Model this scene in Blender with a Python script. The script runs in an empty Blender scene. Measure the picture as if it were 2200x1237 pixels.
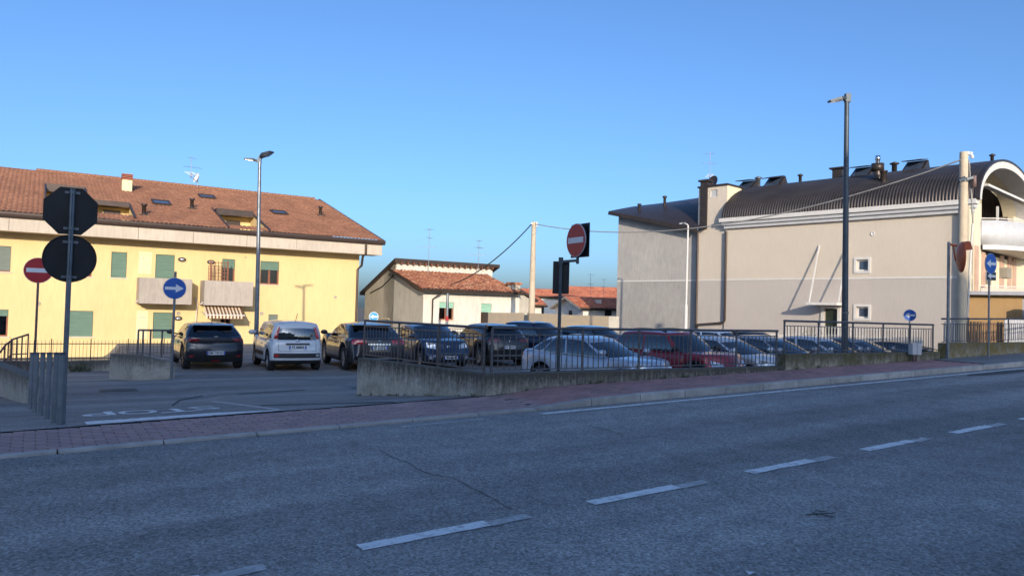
import bpy, math, random
from mathutils import Vector, Matrix
from mathutils.bvhtree import BVHTree
random.seed(7)
SC = bpy.context.scene
COL = SC.collection
# ------------------------------------------------------------------ camera, sky, sun, exposure
EYE = 1.6                                     # eye height above the road at the camera's kerb
FPX = 1600.0
PITCH = math.atan(44.8 / FPX); ROLL = math.radians(1.55)
cF = Vector((0, math.cos(PITCH), math.sin(PITCH)))
cU0 = Vector((0, -math.sin(PITCH), math.cos(PITCH))); cR0 = Vector((1, 0, 0))
cR = cR0 * math.cos(ROLL) + cU0 * math.sin(ROLL)
cU = cU0 * math.cos(ROLL) - cR0 * math.sin(ROLL)
cam = bpy.data.cameras.new('camera'); camo = bpy.data.objects.new('camera', cam); COL.objects.link(camo)
camo.matrix_world = Matrix(((cR.x, cU.x, -cF.x, 0), (cR.y, cU.y, -cF.y, 0), (cR.z, cU.z, -cF.z, EYE), (0, 0, 0, 1)))
cam.sensor_width = 36; cam.lens = 36 * FPX / 2200; cam.clip_end = 3000; cam.clip_start = .05
SC.camera = camo
SUN_EL = math.radians(13.2); SUN_AZ = math.atan2(.176, -.984)      # azimuth from +Y towards +X
sv = Vector((math.sin(SUN_AZ) * math.cos(SUN_EL), math.cos(SUN_AZ) * math.cos(SUN_EL), math.sin(SUN_EL)))
sun = bpy.data.lights.new('sun', 'SUN'); suno = bpy.data.objects.new('sun', sun); COL.objects.link(suno)
suno.rotation_euler = (-sv).to_track_quat('-Z', 'Y').to_euler()
sun.energy = 2.6; sun.angle = math.radians(.5); sun.color = (1.0, .86, .69)
world = bpy.data.worlds.new('World'); SC.world = world; world.use_nodes = True
wn = world.node_tree.nodes; wl = world.node_tree.links; wn.clear()
sky = wn.new('ShaderNodeTexSky'); sky.sky_type = 'NISHITA'; sky.sun_disc = False
sky.sun_elevation = SUN_EL; sky.sun_rotation = SUN_AZ; sky.altitude = 100
sky.air_density = .8; sky.dust_density = 2.5; sky.ozone_density = 5.0
bg = wn.new('ShaderNodeBackground'); bg.inputs[1].default_value = .15
wo = wn.new('ShaderNodeOutputWorld')
wl.new(sky.outputs[0], bg.inputs[0]); wl.new(bg.outputs[0], wo.inputs[0])
vs = SC.view_settings
vs.view_transform = 'Standard'; vs.look = 'None'; vs.gamma = 1; vs.use_curve_mapping = False
vs.exposure = 0.76

# ------------------------------------------------------------------ frames and pixels
class Frame:
    def __init__(s, x, y, ang):
        s.o = (x, y); s.ang = ang; s.c = math.cos(ang); s.s = math.sin(ang)
    def w(s, x, y, z): return Vector((s.o[0] + x * s.c - y * s.s, s.o[1] + x * s.s + y * s.c, z + EYE))
    def inv(s, X, Y): dx = X - s.o[0]; dy = Y - s.o[1]; return dx * s.c + dy * s.s, -dx * s.s + dy * s.c
    def dirl(s, d): return Vector((d.x * s.c + d.y * s.s, -d.x * s.s + d.y * s.c, d.z))
    def eye(s): a = s.inv(0, 0); return Vector((a[0], a[1], 0))
    def hy(s, px, py, y):                      # where the ray through a pixel meets the wall plane y = const: x, z
        d = s.dirl(ray(px, py)); e = s.eye(); k = (y - e.y) / d.y; return e.x + d.x * k, d.z * k
    def hx(s, px, py, x):
        d = s.dirl(ray(px, py)); e = s.eye(); k = (x - e.x) / d.x; return e.y + d.y * k, d.z * k
    def hz(s, px, py, z):
        d = s.dirl(ray(px, py)); e = s.eye(); k = z / d.z; return e.x + d.x * k, e.y + d.y * k
def ray(px, py): return cF + cR * ((px - 1100) / FPX) + cU * ((618.5 - py) / FPX)
WF = Frame(0, 0, 0)
RF = Frame(-.38, 12.2, math.atan2(.539, .842))       # x along the street (uphill), y away from it
GF = Frame(23.2, 37.6, math.atan2(.731, -.682))      # grey block: x along its long side away from the street, y outwards
def P(px, py, Y):
    d = ray(px, py); k = Y / d.y; return (d.x * k, Y, d.z * k)

# ------------------------------------------------------------------ mesh builder
class MB:
    def __init__(s): s.v = []; s.f = []; s.m = []; s.sm = []
    def add(s, vs_, fs, mi=0, smooth=False):
        n = len(s.v); s.v.extend([tuple(v) for v in vs_])
        for f in fs: s.f.append(tuple(i + n for i in f)); s.m.append(mi); s.sm.append(smooth)
    def box(s, x0, x1, y0, y1, z0, z1, mi=0):
        s.add([(x0, y0, z0), (x1, y0, z0), (x1, y1, z0), (x0, y1, z0), (x0, y0, z1), (x1, y0, z1), (x1, y1, z1), (x0, y1, z1)],
              [(0, 3, 2, 1), (4, 5, 6, 7), (0, 1, 5, 4), (1, 2, 6, 5), (2, 3, 7, 6), (3, 0, 4, 7)], mi)
    def cbox(s, c, sx, sy, sz, mi=0): s.box(c[0] - sx / 2, c[0] + sx / 2, c[1] - sy / 2, c[1] + sy / 2, c[2] - sz / 2, c[2] + sz / 2, mi)
    def bar(s, p, q, w, h, mi=0, up=(0, 0, 1)):
        p = Vector(p); q = Vector(q); d = (q - p).normalized(); u = Vector(up)
        if abs(d.dot(u)) > .98: u = Vector((0, 1, 0))
        r = d.cross(u).normalized(); u = r.cross(d)
        vs_ = []
        for c in (p, q):
            for a, b in ((-1, -1), (1, -1), (1, 1), (-1, 1)): vs_.append(c + r * (a * w / 2) + u * (b * h / 2))
        s.add(vs_, [(0, 1, 2, 3), (7, 6, 5, 4), (0, 4, 5, 1), (1, 5, 6, 2), (2, 6, 7, 3), (3, 7, 4, 0)], mi)
    def tube(s, pts, r, n=8, mi=0, cap=True, r1=None):
        pts = [Vector(p) for p in pts]; N = len(pts); vs_ = []; pr = None
        for i, p in enumerate(pts):
            d = (pts[min(i + 1, N - 1)] - pts[max(i - 1, 0)]).normalized()
            if pr is None: pr = d.cross(Vector((0, 0, 1)) if abs(d.z) < .95 else Vector((1, 0, 0))).normalized()
            else: pr = (pr - d * pr.dot(d)).normalized()
            b = d.cross(pr); rr = r if r1 is None else r + (r1 - r) * i / (N - 1)
            for k in range(n):
                a = 2 * math.pi * k / n; vs_.append(p + pr * (rr * math.cos(a)) + b * (rr * math.sin(a)))
        fs = [(i * n + k, i * n + (k + 1) % n, (i + 1) * n + (k + 1) % n, (i + 1) * n + k) for i in range(N - 1) for k in range(n)]
        s.add(vs_, fs, mi, True)
        if cap: s.add(vs_[:n], [tuple(range(n))[::-1]], mi); s.add(vs_[-n:], [tuple(range(n))], mi)
    def prism(s, poly, plane, lo, hi, mi=0):
        # poly in 2D; plane 'xz': extruded along y, 'yz': along x, 'xy': along z
        def mk(a, b, c): return {'xz': (a, c, b), 'yz': (c, a, b), 'xy': (a, b, c)}[plane]
        n = len(poly); vs_ = [mk(a, b, lo) for a, b in poly] + [mk(a, b, hi) for a, b in poly]
        fs = [(i, (i + 1) % n, n + (i + 1) % n, n + i) for i in range(n)] + [tuple(range(n))[::-1], tuple(range(n, 2 * n))]
        s.add(vs_, fs, mi)
    def lathe(s, prof, n, c=(0, 0, 0), axis='z', mi=0, smooth=True):
        vs_ = []
        for r, h in prof:
            for k in range(n):
                a = 2 * math.pi * k / n; x, y = r * math.cos(a), r * math.sin(a)
                vs_.append({'z': (c[0] + x, c[1] + y, c[2] + h), 'y': (c[0] + x, c[1] + h, c[2] + y), 'x': (c[0] + h, c[1] + x, c[2] + y)}[axis])
        m = len(prof)
        s.add(vs_, [(i * n + k, i * n + (k + 1) % n, (i + 1) * n + (k + 1) % n, (i + 1) * n + k) for i in range(m - 1) for k in range(n)], mi, smooth)
    def grid(s, fn, nu, nv, mi=0, smooth=True):
        s.add([fn(i / nu, j / nv) for i in range(nu + 1) for j in range(nv + 1)],
              [(i * (nv + 1) + j, (i + 1) * (nv + 1) + j, (i + 1) * (nv + 1) + j + 1, i * (nv + 1) + j + 1) for i in range(nu) for j in range(nv)], mi, smooth)
    def xform(s, M):
        s.v = [tuple(M @ Vector(v)) for v in s.v]; return s
    def mesh(s, name, mats, org=(0, 0, 0)):
        me = bpy.data.meshes.new(name)
        me.from_pydata([(v[0] - org[0], v[1] - org[1], v[2] - org[2]) for v in s.v], [], s.f)
        if not isinstance(mats, (list, tuple)): mats = [mats]
        for m in mats: me.materials.append(m)
        me.polygons.foreach_set('material_index', s.m); me.polygons.foreach_set('use_smooth', s.sm)
        import bmesh
        bm = bmesh.new(); bm.from_mesh(me); bmesh.ops.recalc_face_normals(bm, faces=bm.faces); bm.to_mesh(me); bm.free()
        me.update(); return me
ORG = {}
def root_org(o):
    while o.parent: o = o.parent
    return ORG.get(o.name, (0, 0, 0))
def tag(o, label=None, cat=None, group=None, kind=None):
    if label: o['label'] = label
    if cat: o['category'] = cat
    if group: o['group'] = group
    if kind: o['kind'] = kind
    return o
def thing(name, label, cat, F, org, group=None, rot=None):
    o = bpy.data.objects.new(name, None); COL.objects.link(o); o.empty_display_size = .2
    o.location = F.w(*org); o.rotation_euler = (0, 0, F.ang if rot is None else rot)
    ORG[o.name] = org if rot is None else (0, 0, 0)
    return tag(o, label, cat, group)
def part(name, mb, mat, parent, label=None, kind=None):
    me = mb if isinstance(mb, bpy.types.Mesh) else mb.mesh(name, mat, root_org(parent))
    o = bpy.data.objects.new(name, me); COL.objects.link(o); o.parent = parent
    return tag(o, label, None, None, kind)
def inst(name, me, parent, pos, rotz=0):              # a repeated piece: shared mesh, its own object; pos in the frame of the thing
    o = bpy.data.objects.new(name, me); COL.objects.link(o); o.parent = parent; g = root_org(parent)
    o.location = (pos[0] - g[0], pos[1] - g[1], pos[2] - g[2]); o.rotation_euler = (0, 0, rotz); return o
def single(name, mb, mat, label, cat, F, org, group=None, kind=None):
    o = bpy.data.objects.new(name, mb.mesh(name, mat, org)); COL.objects.link(o)
    o.location = F.w(*org); o.rotation_euler = (0, 0, F.ang); ORG[o.name] = org
    return tag(o, label, cat, group, kind)

# ------------------------------------------------------------------ materials
class NT:
    def __init__(s, name):
        s.mat = bpy.data.materials.new(name); s.mat.use_nodes = True; s.t = s.mat.node_tree; s.t.nodes.clear()
        s.out = s.n('ShaderNodeOutputMaterial'); s.tc = s.n('ShaderNodeTexCoord')
    def n(s, ty, **kw):
        x = s.t.nodes.new(ty)
        for k, v in kw.items(): setattr(x, k, v)
        return x
    def link(s, a, b): s.t.links.new(a, b)
    def co(s, sc=(1, 1, 1), kind='Object'):
        m = s.n('ShaderNodeMapping'); m.inputs['Scale'].default_value = sc; s.link(s.tc.outputs[kind], m.inputs[0]); return m.outputs[0]
    def noise(s, scale, detail=3, sc=(1, 1, 1), rough=.55, kind='Object'):
        x = s.n('ShaderNodeTexNoise'); x.inputs['Scale'].default_value = scale; x.inputs['Detail'].default_value = detail
        x.inputs['Roughness'].default_value = rough; s.link(s.co(sc, kind), x.inputs['Vector']); return x.outputs['Fac']
    def ramp(s, fac, stops):
        r = s.n('ShaderNodeValToRGB'); e = r.color_ramp.elements
        while len(e) < len(stops): e.new(.5)
        for i, (p, c) in enumerate(stops):
            e[i].position = p; e[i].color = (c, c, c, 1) if isinstance(c, (int, float)) else (*c, 1)
        s.link(fac, r.inputs[0]); return r.outputs[0]
    def mix(s, fac, a, b, mode='MIX'):
        m = s.n('ShaderNodeMix', data_type='RGBA', blend_type=mode)
        for inp, v in ((m.inputs[0], fac), (m.inputs[6], a), (m.inputs[7], b)):
            if isinstance(v, (int, float)): inp.default_value = v if inp.type == 'VALUE' else (v, v, v, 1)
            elif isinstance(v, tuple): inp.default_value = (*v, 1)
            else: s.link(v, inp)
        return m.outputs[2]
    def math(s, op, a, b=0.0):
        m = s.n('ShaderNodeMath', operation=op)
        for i, v in enumerate((a, b)):
            if isinstance(v, (int, float)): m.inputs[i].default_value = v
            else: s.link(v, m.inputs[i])
        return m.outputs[0]
    def bump(s, h, strength=.3, dist=.01):
        b = s.n('ShaderNodeBump'); b.inputs['Strength'].default_value = strength; b.inputs['Distance'].default_value = dist
        s.link(h, b.inputs['Height']); return b.outputs[0]
    def bsdf(s, col, rough=.6, metal=0, normal=None, spec=.5, coat=0):
        b = s.n('ShaderNodeBsdfPrincipled'); s.b = b
        for k, v in (('Base Color', col), ('Roughness', rough), ('Metallic', metal), ('Specular IOR Level', spec), ('Coat Weight', coat)):
            if isinstance(v, (int, float)): b.inputs[k].default_value = v
            elif isinstance(v, tuple): b.inputs[k].default_value = (*v, 1)
            else: s.link(v, b.inputs[k])
        b.inputs['Coat Roughness'].default_value = .04
        if normal is not None: s.link(normal, b.inputs['Normal'])
        s.link(b.outputs[0], s.out.inputs[0]); return s.mat
def plain(name, col, rough=.6, metal=0, var=.12, vs_=3, bump=0, bs=60, spec=.5, coat=0, sc=(1, 1, 1), obv=0):
    t = NT(name); c = col
    n = t.noise(vs_, 4, sc)
    c = t.mix(t.ramp(n, [(.3, 0.), (.7, 1.)]), tuple(x * (1 - var) for x in col), tuple(min(1, x * (1 + var)) for x in col))
    if obv:
        oi = t.n('ShaderNodeObjectInfo'); c = t.mix(t.math('MULTIPLY', oi.outputs['Random'], obv), c, tuple(x * .45 for x in col))
    nm = t.bump(t.noise(bs, 3), bump, .005) if bump else None
    return t.bsdf(c, rough, metal, nm, spec, coat)
def mat_asphalt(name, dark, light, grain=1.0, patch=.25, stain=None):
    t = NT(name)
    vo = t.n('ShaderNodeTexVoronoi'); vo.inputs['Scale'].default_value = 58 * grain; t.link(t.co(), vo.inputs['Vector'])
    stones = t.ramp(vo.outputs['Color'], [(.15, tuple(x * .35 for x in dark)), (.45, dark), (.68, tuple((a + b) / 2 for a, b in zip(dark, light))), (.85, light), (1, tuple(min(.75, c * 2.3) for c in light))])
    fine = t.noise(150 * grain, 2)
    c = t.mix(.36, stones, t.ramp(fine, [(.3, tuple(x * .55 for x in dark)), (.7, tuple(x * 1.3 for x in light))]))
    big = t.noise(.9, 6, (.12, .9, 1)); mid = t.noise(2.6, 4)
    c = t.mix(1.0, c, t.ramp(big, [(.3, 1 - patch), (.7, 1 + patch * .5)]), 'MULTIPLY')
    c = t.mix(1.0, c, t.ramp(mid, [(.3, 1 - patch * .55), (.7, 1.08)]), 'MULTIPLY')
    c = t.mix(1.0, c, t.ramp(t.noise(1.0, 2, (.015, .75, .02)), [(.35, 1 - patch * .6), (.6, 1.06)]), 'MULTIPLY')
    n = t.bump(t.math('ADD', t.math('MULTIPLY', vo.outputs['Distance'], -1), fine), .55, .006)
    return t.bsdf(c, .78, 0, n, .4)
def mat_paint(name, col, under, wear=.5, sc=9):
    t = NT(name)
    w = t.noise(sc, 6, (1, 1, 1), .75); f = t.noise(70, 3)
    m = t.ramp(t.math('ADD', w, t.math('MULTIPLY', f, .35)), [(wear - .06, 1), (wear + .1, 0)])
    c = t.mix(m, under, col); c = t.mix(1.0, c, t.ramp(f, [(.3, .8), (.7, 1.1)]), 'MULTIPLY')
    return t.bsdf(c, .7, 0, t.bump(f, .4, .004))
def mat_paver(name, col, col2):
    t = NT(name); g = t.n('ShaderNodeNewGeometry'); oi = t.n('ShaderNodeObjectInfo')
    r = t.math('FRACT', t.math('ADD', g.outputs['Random Per Island'], oi.outputs['Random']))
    c = t.mix(r, col, col2)
    c = t.mix(1.0, c, t.ramp(t.noise(1.1, 4, (1, 1, 1), .6, 'Object'), [(.3, .75), (.7, 1.15)]), 'MULTIPLY')
    c = t.mix(1.0, c, t.ramp(t.noise(70, 3), [(.3, .75), (.7, 1.15)]), 'MULTIPLY')
    return t.bsdf(c, .8, 0, t.bump(t.noise(120, 3), .4, .004))
def mat_concrete(name, base, dark, moss=0.0, ztop=0.0, h=.5, tint=(.2, .19, .06), amount=1.0):
    t = NT(name)
    sep = t.n('ShaderNodeSeparateXYZ'); t.link(t.tc.outputs['Object'], sep.inputs[0])
    streak = t.noise(5, 6, (3.2, 3.2, .35), .65); blot = t.noise(7, 6, (1, 1, 1), .7)
    g = t.math('MULTIPLY', t.math('ADD', t.math('MULTIPLY', sep.outputs['Z'], 1 / h), 1 - ztop / h), 1.0)   # 0 at foot, 1 at top
    k = t.math('ADD', t.math('MULTIPLY', g, .42), t.math('ADD', t.math('MULTIPLY', streak, .45), t.math('MULTIPLY', t.noise(16, 6, (1, 1, .8), .75), .4)))
    m = t.math('MULTIPLY', t.ramp(k, [(.58, 0), (.80, 1)]), amount)
    c = t.mix(t.ramp(blot, [(.3, 0.), (.75, 1.)]), base, tuple(x * .68 for x in base))
    c = t.mix(m, c, dark)
    if moss: c = t.mix(t.math('MULTIPLY', t.ramp(t.noise(2.3, 5, (1, 1, 1.2), .65), [(.42, 0), (.62, 1)]), moss), c, tint)
    c = t.mix(1.0, c, t.ramp(t.noise(60, 3), [(.3, .8), (.7, 1.12)]), 'MULTIPLY')
    return t.bsdf(c, .85, 0, t.bump(t.noise(45, 4), .5, .008))
def mat_plaster(name, col, grime=.15, bs=40, bstr=.35, blotch=2.0):
    t = NT(name)
    a = t.noise(blotch, 5, (1, 1, .6), .6); b = t.noise(.35, 3); d = t.noise(5, 5, (2.2, 2.2, .25), .6)
    c = t.mix(t.ramp(a, [(.3, 0.), (.75, 1.)]), col, tuple(x * (1 - grime) for x in col))
    c = t.mix(1.0, c, t.ramp(b, [(.3, 1 - grime * .6), (.7, 1.04)]), 'MULTIPLY')
    c = t.mix(1.0, c, t.ramp(d, [(.35, 1 - grime * .7), (.6, 1.02)]), 'MULTIPLY')
    return t.bsdf(c, .9, 0, t.bump(t.noise(bs, 4, (1, 1, 1), .7), bstr, .012), .25)
def mat_tiles(name, cols, sc=7):
    t = NT(name); v = t.n('ShaderNodeTexVoronoi'); v.inputs['Scale'].default_value = sc; t.link(t.co(), v.inputs['Vector'])
    c = t.ramp(v.outputs['Color'], [(.15, cols[0]), (.5, cols[1]), (.85, cols[2])])
    c = t.mix(1.0, c, t.ramp(t.noise(.7, 5, (1, .5, 1)), [(.3, .78), (.7, 1.12)]), 'MULTIPLY')
    c = t.mix(t.ramp(t.noise(3.5, 6, (1, 1, 1), .7), [(.55, 0.), (.72, .55)]), c, (.05, .035, .028))
    return t.bsdf(c, .85, 0, t.bump(t.noise(40, 3), .3, .01))
def mat_shutter(name, col):
    t = NT(name); sep = t.n('ShaderNodeSeparateXYZ'); t.link(t.tc.outputs['Object'], sep.inputs[0])
    w = t.math('SINE', t.math('MULTIPLY', sep.outputs['Z'], 2 * math.pi / .055))
    c = t.mix(t.ramp(t.noise(3, 5, (.4, .4, 4), .7), [(.3, 0.), (.7, 1.)]), col, tuple(x * .72 for x in col))
    return t.bsdf(c, .6, 0, t.bump(w, .6, .008))
def mat_glass(name, tint=(.5, .56, .55), ior=1.55, rough=.0, dark=.6):
    t = NT(name); tr = t.n('ShaderNodeBsdfTransparent'); tr.inputs[0].default_value = (*(x * dark for x in tint), 1)
    gl = t.n('ShaderNodeBsdfGlossy'); gl.inputs['Roughness'].default_value = rough; gl.inputs['Color'].default_value = (.95, .97, 1, 1)
    fr = t.n('ShaderNodeFresnel'); fr.inputs['IOR'].default_value = ior
    m = t.n('ShaderNodeMixShader'); t.link(fr.outputs[0], m.inputs[0]); t.link(tr.outputs[0], m.inputs[1]); t.link(gl.outputs[0], m.inputs[2])
    t.link(m.outputs[0], t.out.inputs[0]); return t.mat
def mat_car(name, col, metal=.0, rough=.28, dust=.03):
    t = NT(name); n = t.noise(6, 4)
    c = t.mix(t.ramp(n, [(.4, 0.), (.8, dust)]), col, (.2, .19, .17))
    return t.bsdf(c, t.ramp(n, [(.3, rough), (.8, rough + .14)]), metal, None, .5, .9)
M = {}
M['road'] = mat_asphalt('road asphalt', (.27, .255, .235), (.52, .495, .46), 1.0, .34)
M['lot'] = mat_asphalt('car park asphalt', (.24, .228, .212), (.42, .4, .375), 1.4, .32)
M['walk'] = mat_asphalt('footway asphalt', (.22, .21, .196), (.36, .345, .325), 1.6, .25)
M['line'] = mat_paint('white road paint', (.86, .86, .84), (.36, .345, .33), .74)
M['line_worn'] = mat_paint('worn white road paint', (.62, .62, .6), (.40, .385, .365), .62)
M['crack'] = plain('tar crack', (.085, .08, .076), .9)
M['paver'] = mat_paver('red paver', (.46, .30, .275), (.35, .24, .23))
M['paver_red'] = mat_paver('brighter red paver', (.47, .25, .225), (.35, .2, .185))
M['bed'] = plain('paver bed', (.05, .047, .045), .95, 0, .3, 12)
M['kerb'] = plain('kerb stone', (.46, .435, .40), .85, 0, .2, 5, .4, 70, .3, 0, (1, 1, 1), .35)
M['wall1'] = mat_concrete('stained concrete', (.62, .56, .46), (.07, .06, .05), .35, 0, .62, (.12, .11, .06), .95)
M['wall2'] = mat_concrete('mossy concrete', (.48, .43, .32), (.08, .07, .045), .85, 0, .5, (.10, .085, .03), .9)
M['wall3'] = mat_concrete('ochre mossy concrete', (.34, .3, .21), (.09, .075, .045), .9, 0, .5, (.17, .12, .025), .7)
M['wall4'] = mat_concrete('grey concrete', (.5, .46, .39), (.09, .085, .075), .2, 0, .6, (.1, .1, .05), .9)
M['yard_wall'] = mat_concrete('rough yard wall', (.62, .52, .4), (.22, .18, .13), .35, 0, 1.0, (.42, .3, .16), .75)
M['rail'] = plain('weathered rail paint', (.12, .115, .12), .5, .4, .25, 8, .1)
M['rail_red'] = plain('reddish rail paint', (.17, .11, .10), .55, .3, .25, 8, .1)
M['galv'] = plain('galvanised steel', (.2, .22, .24), .42, .65, .2, 6)
M['signback'] = plain('dark sign back', (.02, .02, .021), .5, .3, .3, 3)
M['steel_dark'] = plain('dark steel post', (.07, .085, .1), .5, .4, .2, 5)
M['bollard'] = plain('grey blue bollard', (.2, .215, .23), .5, .3, .22, 6)
M['sign_red'] = plain('sign red', (.42, .012, .02), .4, 0, .08)
M['sign_white'] = plain('sign white', (.72, .73, .74), .45, 0, .06)
M['sign_blue'] = plain('sign blue', (.012, .10, .42), .4, 0, .08)
M['sign_blue2'] = plain('bright sign blue', (.01, .28, .60), .4, 0, .08)
M['orange'] = plain('orange mirror back', (.55, .11, .03), .45, 0, .15, 5)
M['chrome'] = plain('chrome', (.7, .71, .73), .15, 1.0, .05)
M['alu'] = plain('aluminium', (.3, .31, .33), .5, .6, .1)
M['yellow'] = mat_plaster('yellow plaster', (.78, .585, .285), .07, 60, .12, 1.0)
M['yellow_pale'] = mat_plaster('pale yellow plaster', (.82, .72, .42), .06, 60, .12)
M['fascia'] = mat_plaster('pale concrete fascia', (.62, .53, .42), .14, 50, .2, 3)
M['balcony'] = mat_plaster('balcony concrete', (.50, .43, .36), .16, 50, .25, 4)
M['sill'] = plain('pale sill', (.66, .56, .42), .7)
M['tile'] = mat_tiles('brown roof tile', [(.27, .115, .06), (.32, .14, .074), (.365, .175, .095)])
M['tile_old'] = mat_tiles('old clay tile', [(.27, .10, .055), (.42, .155, .075), (.52, .26, .14)], 5)
M['tile_red'] = mat_tiles('red clay tile', [(.48, .13, .065), (.58, .19, .095), (.64, .27, .15)], 5)
M['gutter'] = plain('brown gutter', (.075, .052, .042), .4, .4)
M['shutter'] = mat_shutter('green roller shutter', (.15, .25, .185))
M['shutter_grey'] = mat_shutter('grey green roller shutter', (.2, .235, .2))
M['mint'] = mat_shutter('mint roller shutter', (.35, .62, .46))
M['wood'] = plain('brown window wood', (.24, .085, .04), .45, 0, .25, 6, 0, 60, .5, 0, (1, 1, 5))
M['curtain'] = plain('white curtain', (.62, .6, .55), .9, 0, .3, 9, 0, 60, .2, 0, (6, 6, .2))
M['red_curtain'] = plain('red curtain', (.5, .03, .05), .9, 0, .3, 9)
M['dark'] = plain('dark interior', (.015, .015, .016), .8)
M['pane'] = mat_glass('window glass', (.5, .55, .58), 1.6, .02, .5)
M['skylight'] = plain('skylight glass', (.05, .07, .11), .08, 0, .2, 3, 0, 60, .9)
M['brick'] = plain('chimney brick', (.38, .13, .08), .8, 0, .2, 8)
M['grey_plaster'] = mat_plaster('cream grey plaster', (.6, .52, .42), .035, 34, 1.0, 1.2)
M['grey_low'] = mat_plaster('dark grey plaster', (.49, .44, .39), .035, 34, 1.0, 1.2)
M['wing'] = mat_plaster('streaked grey plaster', (.48, .45, .41), .16, 30, .7, 2.5)  # darker than the main facade: the wing's weaker sun is put into the colour
M['wing_low'] = mat_plaster('streaked darker plaster', (.42, .395, .36), .16, 30, .7, 2.5)  # lower wing wall, its colour dimmed likewise for the weaker sun
M['cream'] = mat_plaster('cream plaster', (.74, .64, .45), .08, 40, .3)
M['trim'] = plain('white trim', (.64, .61, .56), .6, 0, .06)
M['trim_grey'] = plain('grey trim', (.5, .5, .5), .6, 0, .08)
M['barrel'] = plain('brown metal roof', (.075, .062, .055), .42, .55, .25, 1.5, .0, 60, .5, 0, (.4, 1, 1))
M['brown_metal'] = plain('brown sheet metal', (.065, .05, .043), .4, .5, .2)
M['conc_pole'] = plain('concrete pole', (.56, .46, .33), .85, 0, .16, 5, .4, 60, .3, 0, (1, 1, .4))
M['cable'] = plain('black cable', (.02, .02, .022), .6)
M['cable_pale'] = plain('grey cable', (.3, .29, .27), .6)
M['house_grey'] = mat_plaster('bare grey render', (.56, .51, .42), .18, 30, .7, 2.5)
M['house_cream'] = mat_plaster('cream render', (.8, .74, .63), .18, 30, .4, 2)
M['white_wall'] = mat_plaster('white render', (.76, .72, .66), .08, 30, .3)
M['shed'] = mat_plaster('ochre shed wall', (.42, .265, .12), .10, 40, .2, 3)
M['shed_door'] = plain('grey shed door', (.36, .36, .38), .45, .2)
M['fence_iron'] = plain('dark iron fence', (.05, .042, .036), .55, .4)
M['fence_white'] = plain('white fence paint', (.6, .58, .54), .5)
M['fence_wood'] = plain('brown fence slat', (.33, .19, .09), .7, 0, .3, 6, 0, 60, .3, 0, (1, 1, .3))
M['terrain'] = plain('dry ground', (.16, .13, .09), .95, 0, .3, .2)
M['leaf'] = plain('foliage', (.06, .085, .03), .7, 0, .4, 9)
M['twig'] = plain('bare twig', (.14, .10, .07), .8)
M['tyre'] = plain('tyre rubber', (.016, .016, .017), .75, 0, .25, 6)
M['rim'] = plain('alloy rim', (.5, .51, .53), .28, .85, .1)
M['rim_dark'] = plain('dark steel rim', (.06, .06, .065), .4, .6, .1)
M['plastic'] = plain('black plastic', (.022, .022, .024), .5, 0, .2, 6)
M['seat'] = plain('dark seat fabric', (.03, .03, .033), .85)
M['glass'] = mat_glass('car glass', (.72, .8, .78), 2.5, .0, .85)
M['glass_dark'] = mat_glass('tinted car glass', (.35, .4, .42), 1.9, .0, .5)
M['lamp_red'] = plain('red lamp', (.45, .012, .02), .12, 0, .2, 12, 0, 60, .8, .6)
M['lamp_dark'] = plain('smoked red lamp', (.12, .01, .014), .12, 0, .2, 12, 0, 60, .8, .6)
M['lamp_clear'] = plain('clear lamp', (.62, .64, .66), .1, .5, .2, 14, 0, 60, .8, .5)
M['plate'] = plain('number plate', (.72, .73, .74), .45, 0, .05)
M['plate_blue'] = plain('plate blue band', (.02, .07, .38), .45, 0, .05)
M['ink'] = plain('black lettering', (.012, .012, .013), .5)
M['front_wall'] = mat_plaster('opposite house plaster', (.5, .44, .36), .12, 30, .3)
# ------------------------------------------------------------------ ground, road, pavement
def zroad(t, q):
    X = -.38 + t * RF.c - q * RF.s; Y = 12.2 + t * RF.s + q * RF.c
    return -1.55 + .024 * (X * .842 + Y * .539 - 3)
def sstep(a, b, x): k = min(1, max(0, (x - a) / (b - a))); return k * k * (3 - 2 * k)
KW = 1.5                                        # pavement width, kerb included
def kerb_h(t): return .03 + .085 * sstep(0.0, 1.4, t)
def zpave(t, q): return zroad(t, q) + kerb_h(t) + .01 * (q + KW)
def lerp_tab(tab, x):
    if x <= tab[0][0]: return tab[0][1]
    for (a, b), (c, d) in zip(tab, tab[1:]):
        if x <= c: return b + (d - b) * (x - a) / (c - a)
    return tab[-1][1]
LOT = -2.1
def zlot(t, q):
    ramp = lerp_tab([(0, 0), (5, 1)], q)
    zp = zpave(min(t, 0), 0)
    low = lerp_tab([(0, zp), (5, -1.95), (11, -2.12), (20, -2.65), (26, -2.95), (60, -3.0)], q)
    high = lerp_tab([(0, zp), (4.2, -1.87), (9, -2.03), (11, LOT), (28, LOT), (33, -3.0), (60, -3.0)], q)
    if t > 6: high = lerp_tab([(0, LOT), (60, LOT)], q)
    k = sstep(-3.35, -3.0, t)
    z = low + (high - low) * k
    if t > .05: z = max(min(z, LOT), LOT - 1) if q < 28 else z
    return z
def sheet(fn, ts, qs):
    mb = MB(); n = len(qs)
    mb.add([(t, q, fn(t, q)) for t in ts for q in qs],
           [(i * n + j, (i + 1) * n + j, (i + 1) * n + j + 1, i * n + j + 1) for i in range(len(ts) - 1) for j in range(n - 1)], 0, True)
    return mb
def rng(a, b, n): return [a + (b - a) * i / n for i in range(n + 1)]
def setting(name, mb, mat, F, org=(0, 0, 0)):
    o = bpy.data.objects.new(name, mb.mesh(name, mat, org)); COL.objects.link(o); o.location = F.w(*org); o.rotation_euler = (0, 0, F.ang)
    ORG[o.name] = org; o['kind'] = 'structure'; return o
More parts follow.
